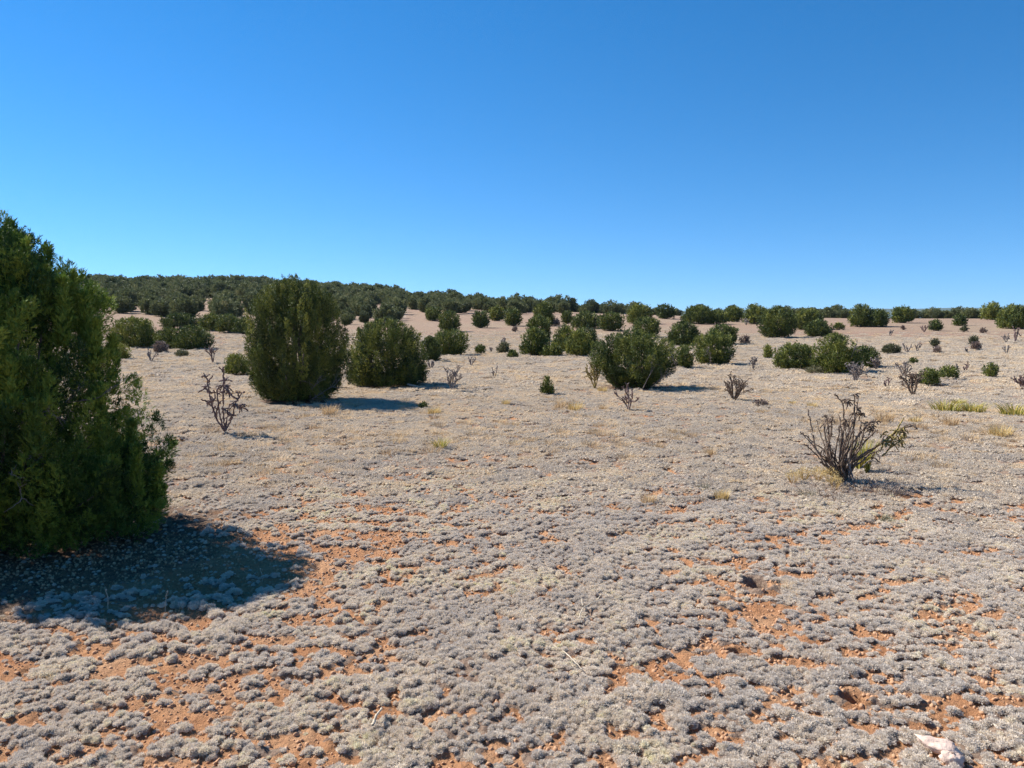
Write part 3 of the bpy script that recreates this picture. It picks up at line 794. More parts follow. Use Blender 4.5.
# ------------------------------------------------------------------ grey mat plants
def tuft_mesh(seed, R, Hh, n, w, cr0, cushions=1, rings=3, sides=7, dz=.74):
    """low cushions: lumpy domes covered in short leafy tips"""
    rng = np.random.default_rng(seed)
    if cushions == 1: cx = np.zeros(1); cy = np.zeros(1)
    else:
        a = rng.random(cushions) * 2 * PI; q = R * np.sqrt(rng.random(cushions)); cx = np.cos(a) * q; cy = np.sin(a) * q
    cr = cr0 * (.65 + .6 * rng.random(cushions)); ch = Hh * (.55 + .7 * rng.random(cushions))
    Vs = []; Qs = []; off = 0
    el = np.linspace(-.25, PI / 2 - .12, rings + 1); ph = np.arange(sides) / sides * 2 * PI
    for k in range(cushions):
        jit = 1 + .22 * rng.normal(size=(rings + 1, sides))
        x = cx[k] + cr[k] * .74 * np.cos(el)[:, None] * np.cos(ph)[None] * jit
        y = cy[k] + cr[k] * .74 * np.cos(el)[:, None] * np.sin(ph)[None] * jit
        z = ch[k] * dz * np.sin(el)[:, None] * jit
        Vs.append(np.stack([x, y, z], -1).reshape(-1, 3))
        i = np.arange(rings)[:, None] * sides; j = np.arange(sides)[None]; j2 = (j + 1) % sides
        Qs.append(np.stack([i + j, i + j2, i + sides + j2, i + sides + j], -1).reshape(-1, 4) + off); off += (rings + 1) * sides
    i = rng.integers(0, cushions, n)
    a = rng.random(n) * 2 * PI; e = np.arcsin(rng.random(n) ** .8)
    d = np.stack([np.cos(a) * np.cos(e), np.sin(a) * np.cos(e), np.sin(e)], 1)
    sc = np.stack([cr[i], cr[i], ch[i]], 1)
    base = d * sc * (.45 + .35 * rng.random((n, 1)))
    dd = nrm(d + rng.normal(size=(n, 3)) * .45) * cr0 * (.30 + .42 * rng.random((n, 1)))
    V, Q = leaves(base + np.stack([cx[i], cy[i], 0 * cx[i]], 1), dd, np.linalg.norm(dd, axis=1), w * (.6 + .8 * rng.random(n)), rng, d + np.array([0, 0, .5]), .9)
    Vs.append(V); Qs.append(Q + off)
    return mesh_from('mat_plant', np.concatenate(Vs), np.concatenate(Qs), M['mat_fine' if cushions == 1 else 'mat'], smooth=True)

def ring_points(r0, r1, spacing, halfdeg, rng):
    area = math.radians(2 * halfdeg) / 2 * (r1 ** 2 - r0 ** 2)
    n = int(area / spacing ** 2)
    r = np.sqrt(rng.uniform(r0 ** 2, r1 ** 2, n)); t = np.radians(rng.uniform(-halfdeg, halfdeg, n))
    return r * np.sin(t), r * np.cos(t)

def mats():
    rng = np.random.default_rng(5)
    src = [tuft_mesh(i, .0, .0125, 300, .0019, .018, dz=.6) for i in range(5)] \
        + [tuft_mesh(10 + i, .09, .018, 1100, .0036, .021, cushions=26, rings=2, sides=6, dz=.35) for i in range(5)] \
        + [tuft_mesh(20 + i, .30, .024, 1300, .0070, .032, cushions=80, rings=2, sides=5, dz=.3) for i in range(5)]
    Ps = []; Sc = []; Ix = []; Ti = []
    for (r0, r1, sp, k, thr) in [(2.2, 9, .0215, 0, .35), (6.5, 24, .10, 5, .30), (17, 75, .32, 10, .2)]:
        x, y = ring_points(r0, r1, sp, 44, rng)
        m = mat_raw(x, y)
        r = np.hypot(x, y)
        if k == 0: blend = 1 - (r - 6.5) / 2.5
        elif k == 5: blend = np.minimum((r - 6.5) / 2.5, 1 - (r - 17) / 7)
        else: blend = (r - 17) / 7
        g = rng.random(len(x)) < blend
        x, y, m, r = x[g], y[g], m[g], r[g]
        fade = 1 - sm((r - 45) / 30)
        ok = (m > thr) & (rng.random(len(x)) < fade)
        if k == 0: ok &= vn(x / .045, y / .03, 97) > .22
        ok &= rng.random(len(x)) > duff_at(x, y) * 1.3
        # stragglers on the bare soil
        ok |= (rng.random(len(x)) < .05) & (k == 0)
        for hx, hy, hr, hry, hd in HOLES: ok &= ((x - hx) / hr) ** 2 + ((y - hy) / hry) ** 2 > np.where(y < hy, 4.0, 1.9)
        x, y, m = x[ok], y[ok], m[ok]
        big = fbm(x / .22, y / .22, 91, 2)
        s = (.65 + .75 * big) * (.75 + .5 * rng.random(len(x))) * (.6 + .4 * m)
        if k == 10: s = s * 1.05
        sz = s * (.65 + .8 * fbm(x / .3, y / .3, 92, 2))
        if k: sz = sz * 1.1
        Ps.append(np.stack([x, y, terrain(x, y)], 1)); Sc.append(np.stack([s, s, sz], 1))
        Ix.append(rng.integers(0, 5, len(x)) + k)
        tn = -.10 + .55 * (fbm(x / 1.3, y / 1.3, 93, 3) - .15) + .65 * (fbm(x / .28, y / .2, 94, 2) - .3) + .13 * rng.normal(size=len(x)) + .22 * sm((np.hypot(x, y) - 6) / 14)
        Ti.append(np.clip(tn, 0, 1))
    P = np.concatenate(Ps); n = len(P)
    print('mat instances', n)
    rot = np.stack([rng.normal(size=n) * .12, rng.normal(size=n) * .12, rng.random(n) * 6.28], 1)
    scatter('mat_plants', P, rot, np.concatenate(Sc), np.concatenate(Ix), np.concatenate(Ti), src)
mats()

# soil crumbs and small red clods
def clod_mesh(seed, mat):
    rng = np.random.default_rng(seed)
    th = np.linspace(0, PI, 5); ph = np.arange(7) / 7 * 2 * PI
    V = [(math.sin(t) * math.cos(p), math.sin(t) * math.sin(p), math.cos(t) * .6) for t in th for p in ph]
    V = np.array(V); V = V * (1 + .25 * (vn(V[:, 0] * 2 + seed, V[:, 1] * 2 + V[:, 2] * 3, seed)[:, None] - .5) * 2)
    i = np.arange(4)[:, None] * 7; j = np.arange(7)[None]; j2 = (j + 1) % 7
    Q = np.stack([i + j, i + 7 + j, i + 7 + j2, i + j2], -1).reshape(-1, 4)
    return mesh_from('clod', V, Q, mat, smooth=True)
def crumbs():
    rng = np.random.default_rng(15)
    x, y = ring_points(2.2, 8, .022, 44, rng)
    ok = (mat_raw(x, y) < .6); x, y = x[ok], y[ok]; n = len(x)
    s = .002 + .011 * rng.random(n) ** 4
    scatter('soil_crumbs', np.stack([x, y, terrain(x, y) + s * .2], 1), rng.random((n, 3)) * 6, np.repeat(s[:, None], 3, 1), rng.integers(0, 3, n), rng.random(n), [clod_mesh(i, M['redrock']) for i in range(3)])
crumbs()

# ------------------------------------------------------------------ grasses
def grass_mesh(name, seed, n, H, R, w, lean, mat, k=3, tuft0=.3):
    """arching blades, k segments each"""
    rng = np.random.default_rng(seed)
    a = rng.random(n) * 2 * PI; r = R * tuft0 * np.sqrt(rng.random(n))
    b = np.stack([np.cos(a) * r, np.sin(a) * r, 0 * r - .01], 1)
    a2 = a + rng.normal(size=n) * .5
    hh = H * (.55 + .45 * rng.random(n)); out = lean * hh * (.3 + .9 * rng.random(n))
    t = np.linspace(0, 1, k + 1)
    pts = b[:, None] + np.stack([np.cos(a2)[:, None] * out[:, None] * t ** 1.8, np.sin(a2)[:, None] * out[:, None] * t ** 1.8, hh[:, None] * (t - .25 * lean * t ** 3)], -1)
    s = np.stack([-np.sin(a2), np.cos(a2), 0 * a2], 1) + rng.normal(size=(n, 3)) * .4; s = nrm(s)
    ww = w * (1 - .85 * t)[None, :, None] * .5
    Lf = pts + s[:, None] * ww; Rt = pts - s[:, None] * ww
    V = np.stack([Lf, Rt], 2).reshape(-1, 3)
    base = np.arange(n)[:, None] * (k + 1) * 2; j = np.arange(k)[None] * 2
    Q = np.stack([base + j, base + j + 1, base + j + 3, base + j + 2], -1).reshape(-1, 4)
    tint = np.repeat(rng.random(n), (k + 1) * 2)
    return mesh_from(name, V, Q, mat, {'tint': tint})

def plant(name, label, cat, u, v, me, rz=0, s=1.0, group=None):
    x, y, z, d = at(u, v)
    o = link(name, me, None, (x, y, z)); o.rotation_euler = (0, 0, rz); o.scale = (s, s, s)
    tag(o, label, cat, group); return o

def dry_scatter():
    rng = np.random.default_rng(25)
    x1, y1 = ring_points(2.4, 9, .32, 44, rng)
    x2, y2 = ring_points(9, 20, .42, 44, rng)
    x3, y3 = ring_points(20, 60, .9, 44, rng)
    x = np.concatenate([x1, x2, x3]); y = np.concatenate([y1, y2, y3])
    dens = fbm(x / 3.0, y / 2.2, 101, 3)
    r = np.hypot(x, y)
    band = np.exp(-((r - 14) / 4.5) ** 2)
    ok = rng.random(len(x)) < np.clip((dens - .46) * 3.0, 0, 1) * (.4 + 2.2 * band + 1.6 * (r > 20)) * 1.8
    x, y, r = x[ok], y[ok], r[ok]; n = len(x)
    src = [grass_mesh('straw', 300 + i, [60, 80, 110][i], [.10, .12, .10][i], [.12, .16, .22][i], [.004, .006, .010][i], .7, M['strawi'], 2, .6) for i in range(3)]
    s = (.4 + .7 * rng.random(n)) * np.where(r < 8, .7, 1.35)
    print('dry grass', n)
    scatter('dry_grass', np.stack([x, y, terrain(x, y)], 1), np.stack([0 * s, 0 * s, rng.random(n) * 6], 1), np.stack([s, s, s * .85], 1),
            np.where(r < 9, 0, np.where(r < 20, 1, 2)), rng.random(n), src)
dry_scatter()

# individual grass plants
plant('yucca', 'small spiky green yucca alone on the grey flat left of centre', 'yucca', 440, 450, grass_mesh('yucca', 401, 110, .21, .22, .011, .62, M['yucca'], 3, .35))
g1 = grass_mesh('yucca', 402, 160, .30, .5, .020, .75, M['yucca'], 3, .5)
plant('yucca', 'left and tallest clump of the spiky yellow-green yuccas on the right-hand flat', 'yucca', 946, 412, g1, s=1.0)
plant('yucca', 'right, sparser clump of the pair of spiky yellow-green yuccas on the right-hand flat', 'yucca', 972, 413, g1, 2, .85)
plant('yucca', 'spiky yellow-green yucca clump cut by the right edge of the photo', 'yucca', 1016, 416, g1, 4, .95)
plant('yucca', 'pale thin yucca tuft between the pair of yuccas and the right edge one', 'yucca', 958, 404, g1, 1, .5)
st = grass_mesh('bunchgrass', 410, 150, .17, .17, .007, .45, M['straw'], 3, .5)
yl = grass_mesh('bunchgrass', 411, 170, .15, .15, .008, .5, M['yellowplant'], 3, .6)
plant('bunchgrass', 'bright pale yellow grass tuft alone on the flat left of the blackened cholla', 'grass tuft', 710, 456, st, 0, .85)
plant('bunchgrass', 'orange-yellow grass tuft on red soil in the right middle foreground', 'grass tuft', 722, 500, yl, 1, .75)
plant('bunchgrass', 'faint cream grass tuft on red soil left of the orange-yellow tuft', 'grass tuft', 648, 504, st, 2, .75)
plant('bunchgrass', 'faint cream grass tuft on the grey flat above the one on red soil', 'grass tuft', 659, 450, st, 3, .6)
plant('bunchgrass', 'wide yellow grass clump behind the blackened cholla, to its left', 'grass tuft', 812, 408, yl, 3, 1.0)
plant('bunchgrass', 'smaller yellow grass clump left of the wide yellow one behind the blackened cholla', 'grass tuft', 792, 405, yl, 4, .8)
for i, (u, v, lb) in enumerate([(506, 405, 'yellow grass clump at the left end of the straw patch below the juniper seedling'), (560, 409, 'golden grass clump in the middle of the straw patch below the seedling'),
                                (575, 411, 'golden grass clump just right of the middle of the straw patch'), (603, 411, 'rusty round grass clump at the right end of the straw patch, by the small cholla'),
                                (602, 372 + 20, 'pale straw clump below the leaning limb at the left of the broad central juniper'), (884, 424, 'straw-coloured grass clump below the yuccas, left end of the row'),
                                (915, 424, 'straw-coloured grass clump below the yuccas, middle of the row'), (951, 427, 'straw-coloured grass clump below the yuccas, right end of the row'), (1000, 438, 'lone straw-coloured clump below the right-edge yucca'),
                                (333, 391, 'orange-brown straw clump at the left foot of the wide dark juniper'), (434, 415, 'small yellow clump beside the end of the long juniper shadow'), (330, 416, 'tan straw clump in front of the long shadow of the tall juniper')]):
    plant('bunchgrass', lb, 'grass tuft', u, v, [yl, st][i % 2], i, 1.0 + .3 * (i % 3))
sg = grass_mesh('weed', 420, 90, .08, .10, .006, .6, M['sage'], 2, .7)
plant('weed', 'small green weed on the grey mats right below the blackened cholla', 'weed', 885, 522, sg, 0, 1.0)
plant('weed', 'small bright green weed under the yellow dry plants left of the blackened cholla', 'weed', 806, 498, sg, 1, 1.0)
plant('weed', 'dark little weed left of the orange-yellow grass tuft', 'weed', 704, 490, sg, 2, 1.1)
plant('weed', 'olive little weed on the flat right of the yucca', 'weed', 514, 445, sg, 3, 1.0)

# yellow dry flowering plants at the left foot of the blackened cholla
def puff_mesh(seed, n=420, R=.10, H=.17):
    rng = np.random.default_rng(seed)
    d = nrm(rng.normal(size=(n, 3))); d[:, 2] = np.abs(d[:, 2]) * .9
    c = np.array([0, 0, H * .55]); p = c + d * R * (.35 + .65 * rng.random((n, 1)))
    V, Q = leaves(p, d + rng.normal(size=(n, 3)) * .6, .016, .006, rng)
    m = 40; a = rng.random(m) * 6.28
    b = np.stack([np.cos(a) * .01, np.sin(a) * .01, 0 * a], 1)
    e = c + np.stack([np.cos(a), np.sin(a), rng.random(m)], 1) * R * .8
    V2, Q2 = leaves(b, e - b, np.linalg.norm(e - b, axis=1), .005, rng)
    return mesh_from('puff', np.concatenate([V, V2]), np.concatenate([Q, Q2 + len(V)]), M['yellowplant'], {'tint': np.concatenate([np.repeat(rng.random(n), 4), np.full(len(V2), .1)])})
pf = puff_mesh(1)
for i, (u, v, s, lb) in enumerate([(793, 487, .9, 'leftmost yellow puff of dry plant left of the blackened cholla'), (804, 485, .85, 'second yellow puff of dry plant from the left beside the blackened cholla'),
                                   (818, 487, .9, 'orange-yellow puff between the left pair and the blackened cholla stems'), (829, 490, 1.0, 'orange-yellow puff touching the foot of the blackened cholla'), (835, 494, .8, 'lowest orange puff in front of the foot of the blackened cholla')]):
    plant('dry_flower_plant', lb, 'dry plant', u, v, pf, i, s)
tw = grass_mesh('twiggy_subshrub', 430, 160, .11, .30, .006, .9, M['brownbush'], 3, .8)
plant('twiggy_subshrub', 'dark twiggy low growth under the yellow puffs, left foot of the blackened cholla', 'dwarf shrub', 822, 496, tw, 0, 1.1)
plant('twiggy_subshrub', 'grey twiggy low growth at the right foot of the blackened cholla, in its shade', 'dwarf shrub', 868, 492, tw, 2, 1.2)
plant('twiggy_subshrub', 'dark twiggy low growth at the far end of the shadow of the blackened cholla', 'dwarf shrub', 886, 496, tw, 3, .9)

# ------------------------------------------------------------------ chollas
def densify(p, seg):
    out = [p[0]]
    for a, b in zip(p[:-1], p[1:]):
        n = max(1, int(np.linalg.norm(b - a) / seg))
        for i in range(1, n + 1): out.append(a + (b - a) * i / n)
    return np.array(out)

def smooth_path(p, rng, wob=.006, seg=.022):
    p = np.asarray(p, float)
    for _ in range(2):
        q = [p[0]]
        for a, b in zip(p[:-1], p[1:]): q += [a * .75 + b * .25, a * .25 + b * .75]
        q.append(p[-1]); p = np.array(q)
    p = densify(p, seg)
    return p + rng.normal(size=p.shape) * wob

def stem_radii(n, r0, r1, rng):
    return np.linspace(r0, r1, n) * (1 + .16 * np.sin(np.arange(n) * 2.1 + rng.random() * 6) + .12 * rng.normal(size=n))

def spines(paths, per, ln, w, rng):
    B = []; D = []
    for p, r in paths:
        m = int(len(p) * per); i = rng.integers(0, len(p), m)
        d = nrm(rng.normal(size=(m, 3)))
        B.append(p[i] + d * np.asarray(r)[i][:, None] * .7); D.append(d)
    B = np.concatenate(B); D = np.concatenate(D)
    return leaves(B, D, ln * (.6 + .8 * rng.random(len(B))), w, rng)

def joints(at_, n, ln, r, rng, droop=.0, up=.4):
    out = []
    for _ in range(n):
        d = nrm(rng.normal(size=3) * np.array([1, 1, .7]) + np.array([0, 0, up]))
        L = ln * (.6 + .7 * rng.random())
        p1 = at_ + d * L * .6; p2 = p1 + (d + np.array([0, 0, -droop])) * L * .5
        p = smooth_path(np.array([at_, p1, p2]), rng, .002, .02)
        out.append((p, stem_radii(len(p), r, r * .8, rng)))
    return out

def cholla_front():
    rng = np.random.default_rng(6)
    ub, vb = 845.0, 487.0
    x, y, z, d = at(ub, vb)
    s = d / F
    root = empty('cholla_cactus', (x, y, z)); tag(root, 'largest cholla, blackened and leafless, many stems fanning up from one foot on the right', 'cactus')
    def W(c, dy0, dy1):
        n = len(c)
        return np.array([[(790 + a / 6.4 - ub) * s, dy0 + (dy1 - dy0) * i / (n - 1), (vb - (390 + b / 6.4)) * s] for i, (a, b) in enumerate(c)])
    ST = [
     ([(345, 620), (270, 560), (210, 515), (150, 450), (95, 405), (45, 365)], .0, -.15, .010, .006),
     ([(215, 500), (175, 440), (150, 400), (110, 345), (75, 310)], -.05, .1, .008, .006),
     ([(330, 620), (250, 530), (195, 450), (175, 400), (160, 280), (145, 165)], .0, .2, .011, .006),
     ([(320, 620), (250, 520), (215, 460), (210, 350), (222, 260), (200, 195), (182, 215)], .02, -.2, .011, .006),
     ([(330, 620), (270, 520), (245, 400), (240, 290), (235, 205), (215, 195)], .0, .05, .011, .006),
     ([(335, 620), (290, 530), (262, 430), (262, 330), (265, 255)], .03, .25, .011, .008),
     ([(340, 620), (310, 520), (290, 430), (300, 330), (315, 210)], -.02, -.1, .011, .007),
     ([(345, 620), (325, 520), (318, 420), (345, 300), (340, 130), (320, 95), (285, 60)], .0, .08, .012, .006),
     ([(345, 620), (335, 480), (360, 360), (402, 270), (396, 170), (393, 55)], .0, .0, .014, .006),
     ([(345, 610), (345, 440), (410, 280), (460, 190), (477, 70)], .04, .22, .011, .005),
     ([(345, 600), (380, 500), (440, 440), (520, 400), (575, 350), (640, 290), (700, 262), (738, 240), (752, 268)], .0, -.15, .016, .007),
     ([(350, 610), (400, 545), (440, 525), (510, 490), (560, 450), (655, 438)], .0, .2, .013, .006),
     ([(340, 610), (300, 500), (330, 410), (370, 350), (400, 275), (450, 215), (505, 222)], -.05, -.2, .012, .007),
     ([(350, 600), (370, 520), (395, 420), (430, 330), (470, 270)], .05, -.25, .011, .007),
     ([(330, 610), (280, 500), (255, 430), (205, 400), (155, 350)], .05, .3, .009, .006),
     ([(335, 610), (300, 520), (275, 400), (300, 290), (285, 240)], .0, .3, .009, .006),
     ([(345, 610), (330, 500), (350, 420), (330, 330), (310, 260)], .0, -.3, .009, .006),
     ([(335, 610), (255, 500), (262, 420), (235, 320), (240, 250)], .0, .32, .009, .006),
     ([(335, 610), (235, 510), (190, 400), (188, 300), (176, 240)], .0, -.3, .009, .006),
     ([(335, 610), (285, 500), (305, 400), (335, 330), (350, 270)], .0, .15, .009, .006),
     ([(345, 610), (360, 500), (380, 400), (375, 310), (385, 230)], .0, .3, .010, .007),
     ([(345, 610), (385, 510), (420, 430), (455, 340), (495, 250)], .0, .15, .010, .007),
     ([(350, 600), (410, 520), (480, 460), (540, 430), (600, 400), (640, 340)], .0, .15, .012, .007),
     ([(345, 610), (320, 480), (280, 420), (283, 330), (290, 265)], .0, -.3, .009, .006),
    ]
    for i in range(13):
        ex = rng.uniform(165, 520); ey = rng.uniform(180, 330) + abs(ex - 345) * .35
        mx = 340 + (ex - 340) * rng.uniform(.35, .6); my = rng.uniform(430, 500)
        ST.append(([(340, 615), (mx, my), (ex + rng.uniform(-25, 10), (my + ey) / 2), (ex, ey)], .0, rng.uniform(-.3, .3), .0075, .0045))
    for c, a, b, r0, r1 in ST:
        p = smooth_path(W(c, a, b), rng, .004); rad = stem_radii(len(p), r0 * 1.0, r1 * 1.0, rng)
        spur = []
        for i in range(2, len(p), 2):
            dd = nrm(rng.normal(size=3) + np.array([0, 0, .6])); ln = rng.uniform(.012, .035)
            spur.append((np.array([p[i], p[i] + dd * ln * .5, p[i] + dd * ln]), np.array([.0045, .004, .003])))
        v, q, t = tubes([(p, rad)] + spur, 6, .12, rng)
        o = link('stem', mesh_from('cholla_stem', v, q, M['cholladark'], T=t), root)
    # foot: short stout woody bases
    foot = []
    for i in range(16):
        a = rng.uniform(-.5, .25); e = np.array([a * .5, rng.normal() * .06, rng.uniform(.10, .22)])
        foot.append((smooth_path(np.array([[rng.normal() * .02, rng.normal() * .02, -.03], e * .5, e]), rng, .003), .016))
    foot = [(p, stem_radii(len(p), .018, .010, rng)) for p, _ in foot]
    v, q, t = tubes(foot, 7, .15, rng); link('foot', mesh_from('cholla_foot', v, q, M['cholladark'], T=t), root)
    # pale dead stems in front
    pale = []
    for c in ([(350, 500), (380, 600), (388, 655)], [(360, 470), (350, 560), (345, 640)], [(375, 640), (350, 470), (345, 400)], [(430, 530), (470, 480), (500, 470)], [(330, 470), (360, 520), (370, 600)]):
        p = smooth_path(W(c, -.06, -.12), rng, .003); pale.append((p, stem_radii(len(p), .007, .005, rng)))
    v, q, t = tubes(pale, 6, .1, rng); link('dead_stem', mesh_from('cholla_pale', v, q, M['deadwood'], T=t), root)
    # dark hanging joints
    for (a, b, n_, dy) in [(355, 105, 7, 0), (345, 90, 4, 0), (440, 180, 6, .0), (470, 240, 8, -.1), (485, 270, 7, -.1), (450, 260, 6, -.1), (415, 150, 4, 0), (375, 225, 4, 0),
                           (560, 480, 4, .1), (540, 430, 4, 0), (265, 260, 3, .2), (225, 210, 3, 0), (205, 200, 3, -.2), (315, 215, 2, -.1), (395, 180, 3, 0), (393, 60, 2, 0), (500, 220, 3, -.1)]:
        J = joints(W([(a, b), (a, b)], dy, dy)[0], n_ + 2, .05, .0065, rng, droop=.8, up=-.1)
        v, q, t = tubes(J, 6, .12, rng); link('hanging_joint', mesh_from('cholla_hanging', v, q, M['cholladark'], T=t), root)
    J = []
    for (a, b, n_, dy) in [(580, 350, 9, -.1), (600, 320, 7, -.1), (640, 290, 6, -.12), (670, 270, 4, -.12), (690, 300, 3, -.12), (660, 345, 5, -.1), (560, 370, 5, -.1), (625, 370, 4, -.1)]:
        J += joints(W([(a, b), (a, b)], dy, dy)[0], n_ + 4, .06, .0065, rng, droop=.7, up=.0)
    for c in ([(575, 350), (620, 300), (655, 240), (672, 200)], [(560, 450), (610, 390), (662, 345), (682, 390)], [(640, 290), (690, 290), (685, 330)], [(545, 330), (560, 290), (575, 290)]):
        p = smooth_path(W(c, -.08, -.14), rng, .003); J.append((p, stem_radii(len(p), .009, .006, rng)))
    v, q, t = tubes(J, 6, .12, rng)
    o = link('hanging_joint', mesh_from('cholla_brown', v, q, M['chollabrown'], T=t), root); o['label'] = 'olive-brown drying joints at the right tip'
cholla_front()
plant('yucca', 'bright green spiky yucca growing up through the right side of the blackened cholla', 'yucca', 862, 474, grass_mesh('yucca', 440, 130, .46, .22, .016, .35, M['yucca'], 3, .35))

def traced_cholla(name, label, ub, vb, scale_crop, ox, oy, ST, r, matk, clusters, seed, jl=.08):
    rng = np.random.default_rng(seed)
    x, y, z, d = at(ub, vb); s = d / F
    root = empty(name, (x, y, z)); tag(root, label, 'cactus')
    def W(c, dy0, dy1):
        n = len(c)
        return np.array([[(ox + a / scale_crop - ub) * s, dy0 + (dy1 - dy0) * i / max(n - 1, 1), (vb - (oy + b / scale_crop)) * s] for i, (a, b) in enumerate(c)])
    for c in ST:
        dy = rng.uniform(-.25, .25)
        p = smooth_path(W(c, 0, dy), rng, .005)
        v, q, t = tubes([(p, stem_radii(len(p), r * 1.1, r * .8, rng))], 7, .12, rng)
        link('stem', mesh_from('cholla_stem', v, q, M[matk], T=t), root)
    J = []
    for (a, b, n_, up) in clusters:
        J += joints(W([(a, b)], 0, 0)[0] + np.array([0, rng.uniform(-.15, .15), 0]), n_, jl, r * .8, rng, droop=.5, up=up)
    v, q, t = tubes(J, 6, .12, rng); link('joint', mesh_from('cholla_joint', v, q, M[matk], T=t), root)
traced_cholla('cholla_cactus', 'purplish-brown branching cholla in the open right of the big left-edge juniper', 224.5, 437, 8.53, 190, 360,
  [[(300, 632), (245, 550), (205, 430), (185, 330), (175, 200), (160, 140), (125, 160)], [(175, 205), (195, 170), (222, 148)], [(300, 620), (268, 510), (266, 390), (258, 270), (290, 230)],
   [(300, 620), (290, 480), (290, 340), (300, 250), (300, 150), (300, 105), (265, 78)], [(300, 110), (320, 72)], [(305, 620), (360, 520), (385, 440), (410, 370), (432, 335), (470, 290), (485, 285)],
   [(432, 335), (425, 280)], [(420, 350), (380, 312)], [(305, 615), (310, 480), (320, 400), (380, 370)], [(230, 520), (250, 420), (330, 330)], [(215, 440), (160, 360), (130, 345)], [(200, 300), (150, 250), (100, 290)]],
  .012, 'chollapurple', [(300, 190, 8, .2), (310, 250, 10, -.2), (330, 270, 8, -.4), (270, 240, 7, 0), (270, 300, 6, -.1), (175, 240, 7, 0), (160, 160, 5, .6), (190, 300, 6, 0), (190, 360, 7, 0), (240, 350, 7, 0), (400, 390, 9, -.1), (420, 430, 8, -.5), (390, 480, 7, -.4), (440, 400, 7, -.4), (330, 430, 5, .2), (340, 480, 5, .2), (200, 420, 4, 0)], 61, .08)

def cholla_mesh(seed, H, spread, nst, r, matk, branchy=2, jn=3, fork=.5):
    """bare cholla: stems fan out of one foot and fork upward"""
    rng = np.random.default_rng(seed)
    P = []
    def grow(p, d, L, r, lvl):
        d2 = nrm(d + np.array([0, 0, .35]) + rng.normal(size=3) * .15)
        m = p + d * L * .5; e = m + d2 * L * .5
        q = smooth_path(np.array([p, m, e]), rng, r * .25, max(.03, H * .04)); P.append((q, stem_radii(len(q), r, r * .8, rng)))
        if lvl > 0:
            for _ in range(rng.integers(2, 4)):
                i = rng.integers(len(q) // 2, len(q))
                grow(q[i], nrm(d2 + rng.normal(size=3) * fork), L * rng.uniform(.45, .75), r * .85, lvl - 1)
        else:
            P.extend(joints(e, jn, H * .09, r * .8, rng, .2, .5))
    for i in range(nst):
        a = 2 * PI * i / nst + rng.normal() * .3; sp = spread * rng.uniform(.3, 1)
        d = nrm(np.array([math.cos(a) * sp, math.sin(a) * sp, 1.0]))
        grow(np.array([0, 0, -.02]), d, H * rng.uniform(.42, .58), r, branchy)
    V, Q, T = tubes(P, 5, .12, rng)
    top = V[:, 2].max(); V = V * np.array([1, 1, H / top])
    return mesh_from('cholla', V, Q, M[matk], T=T)

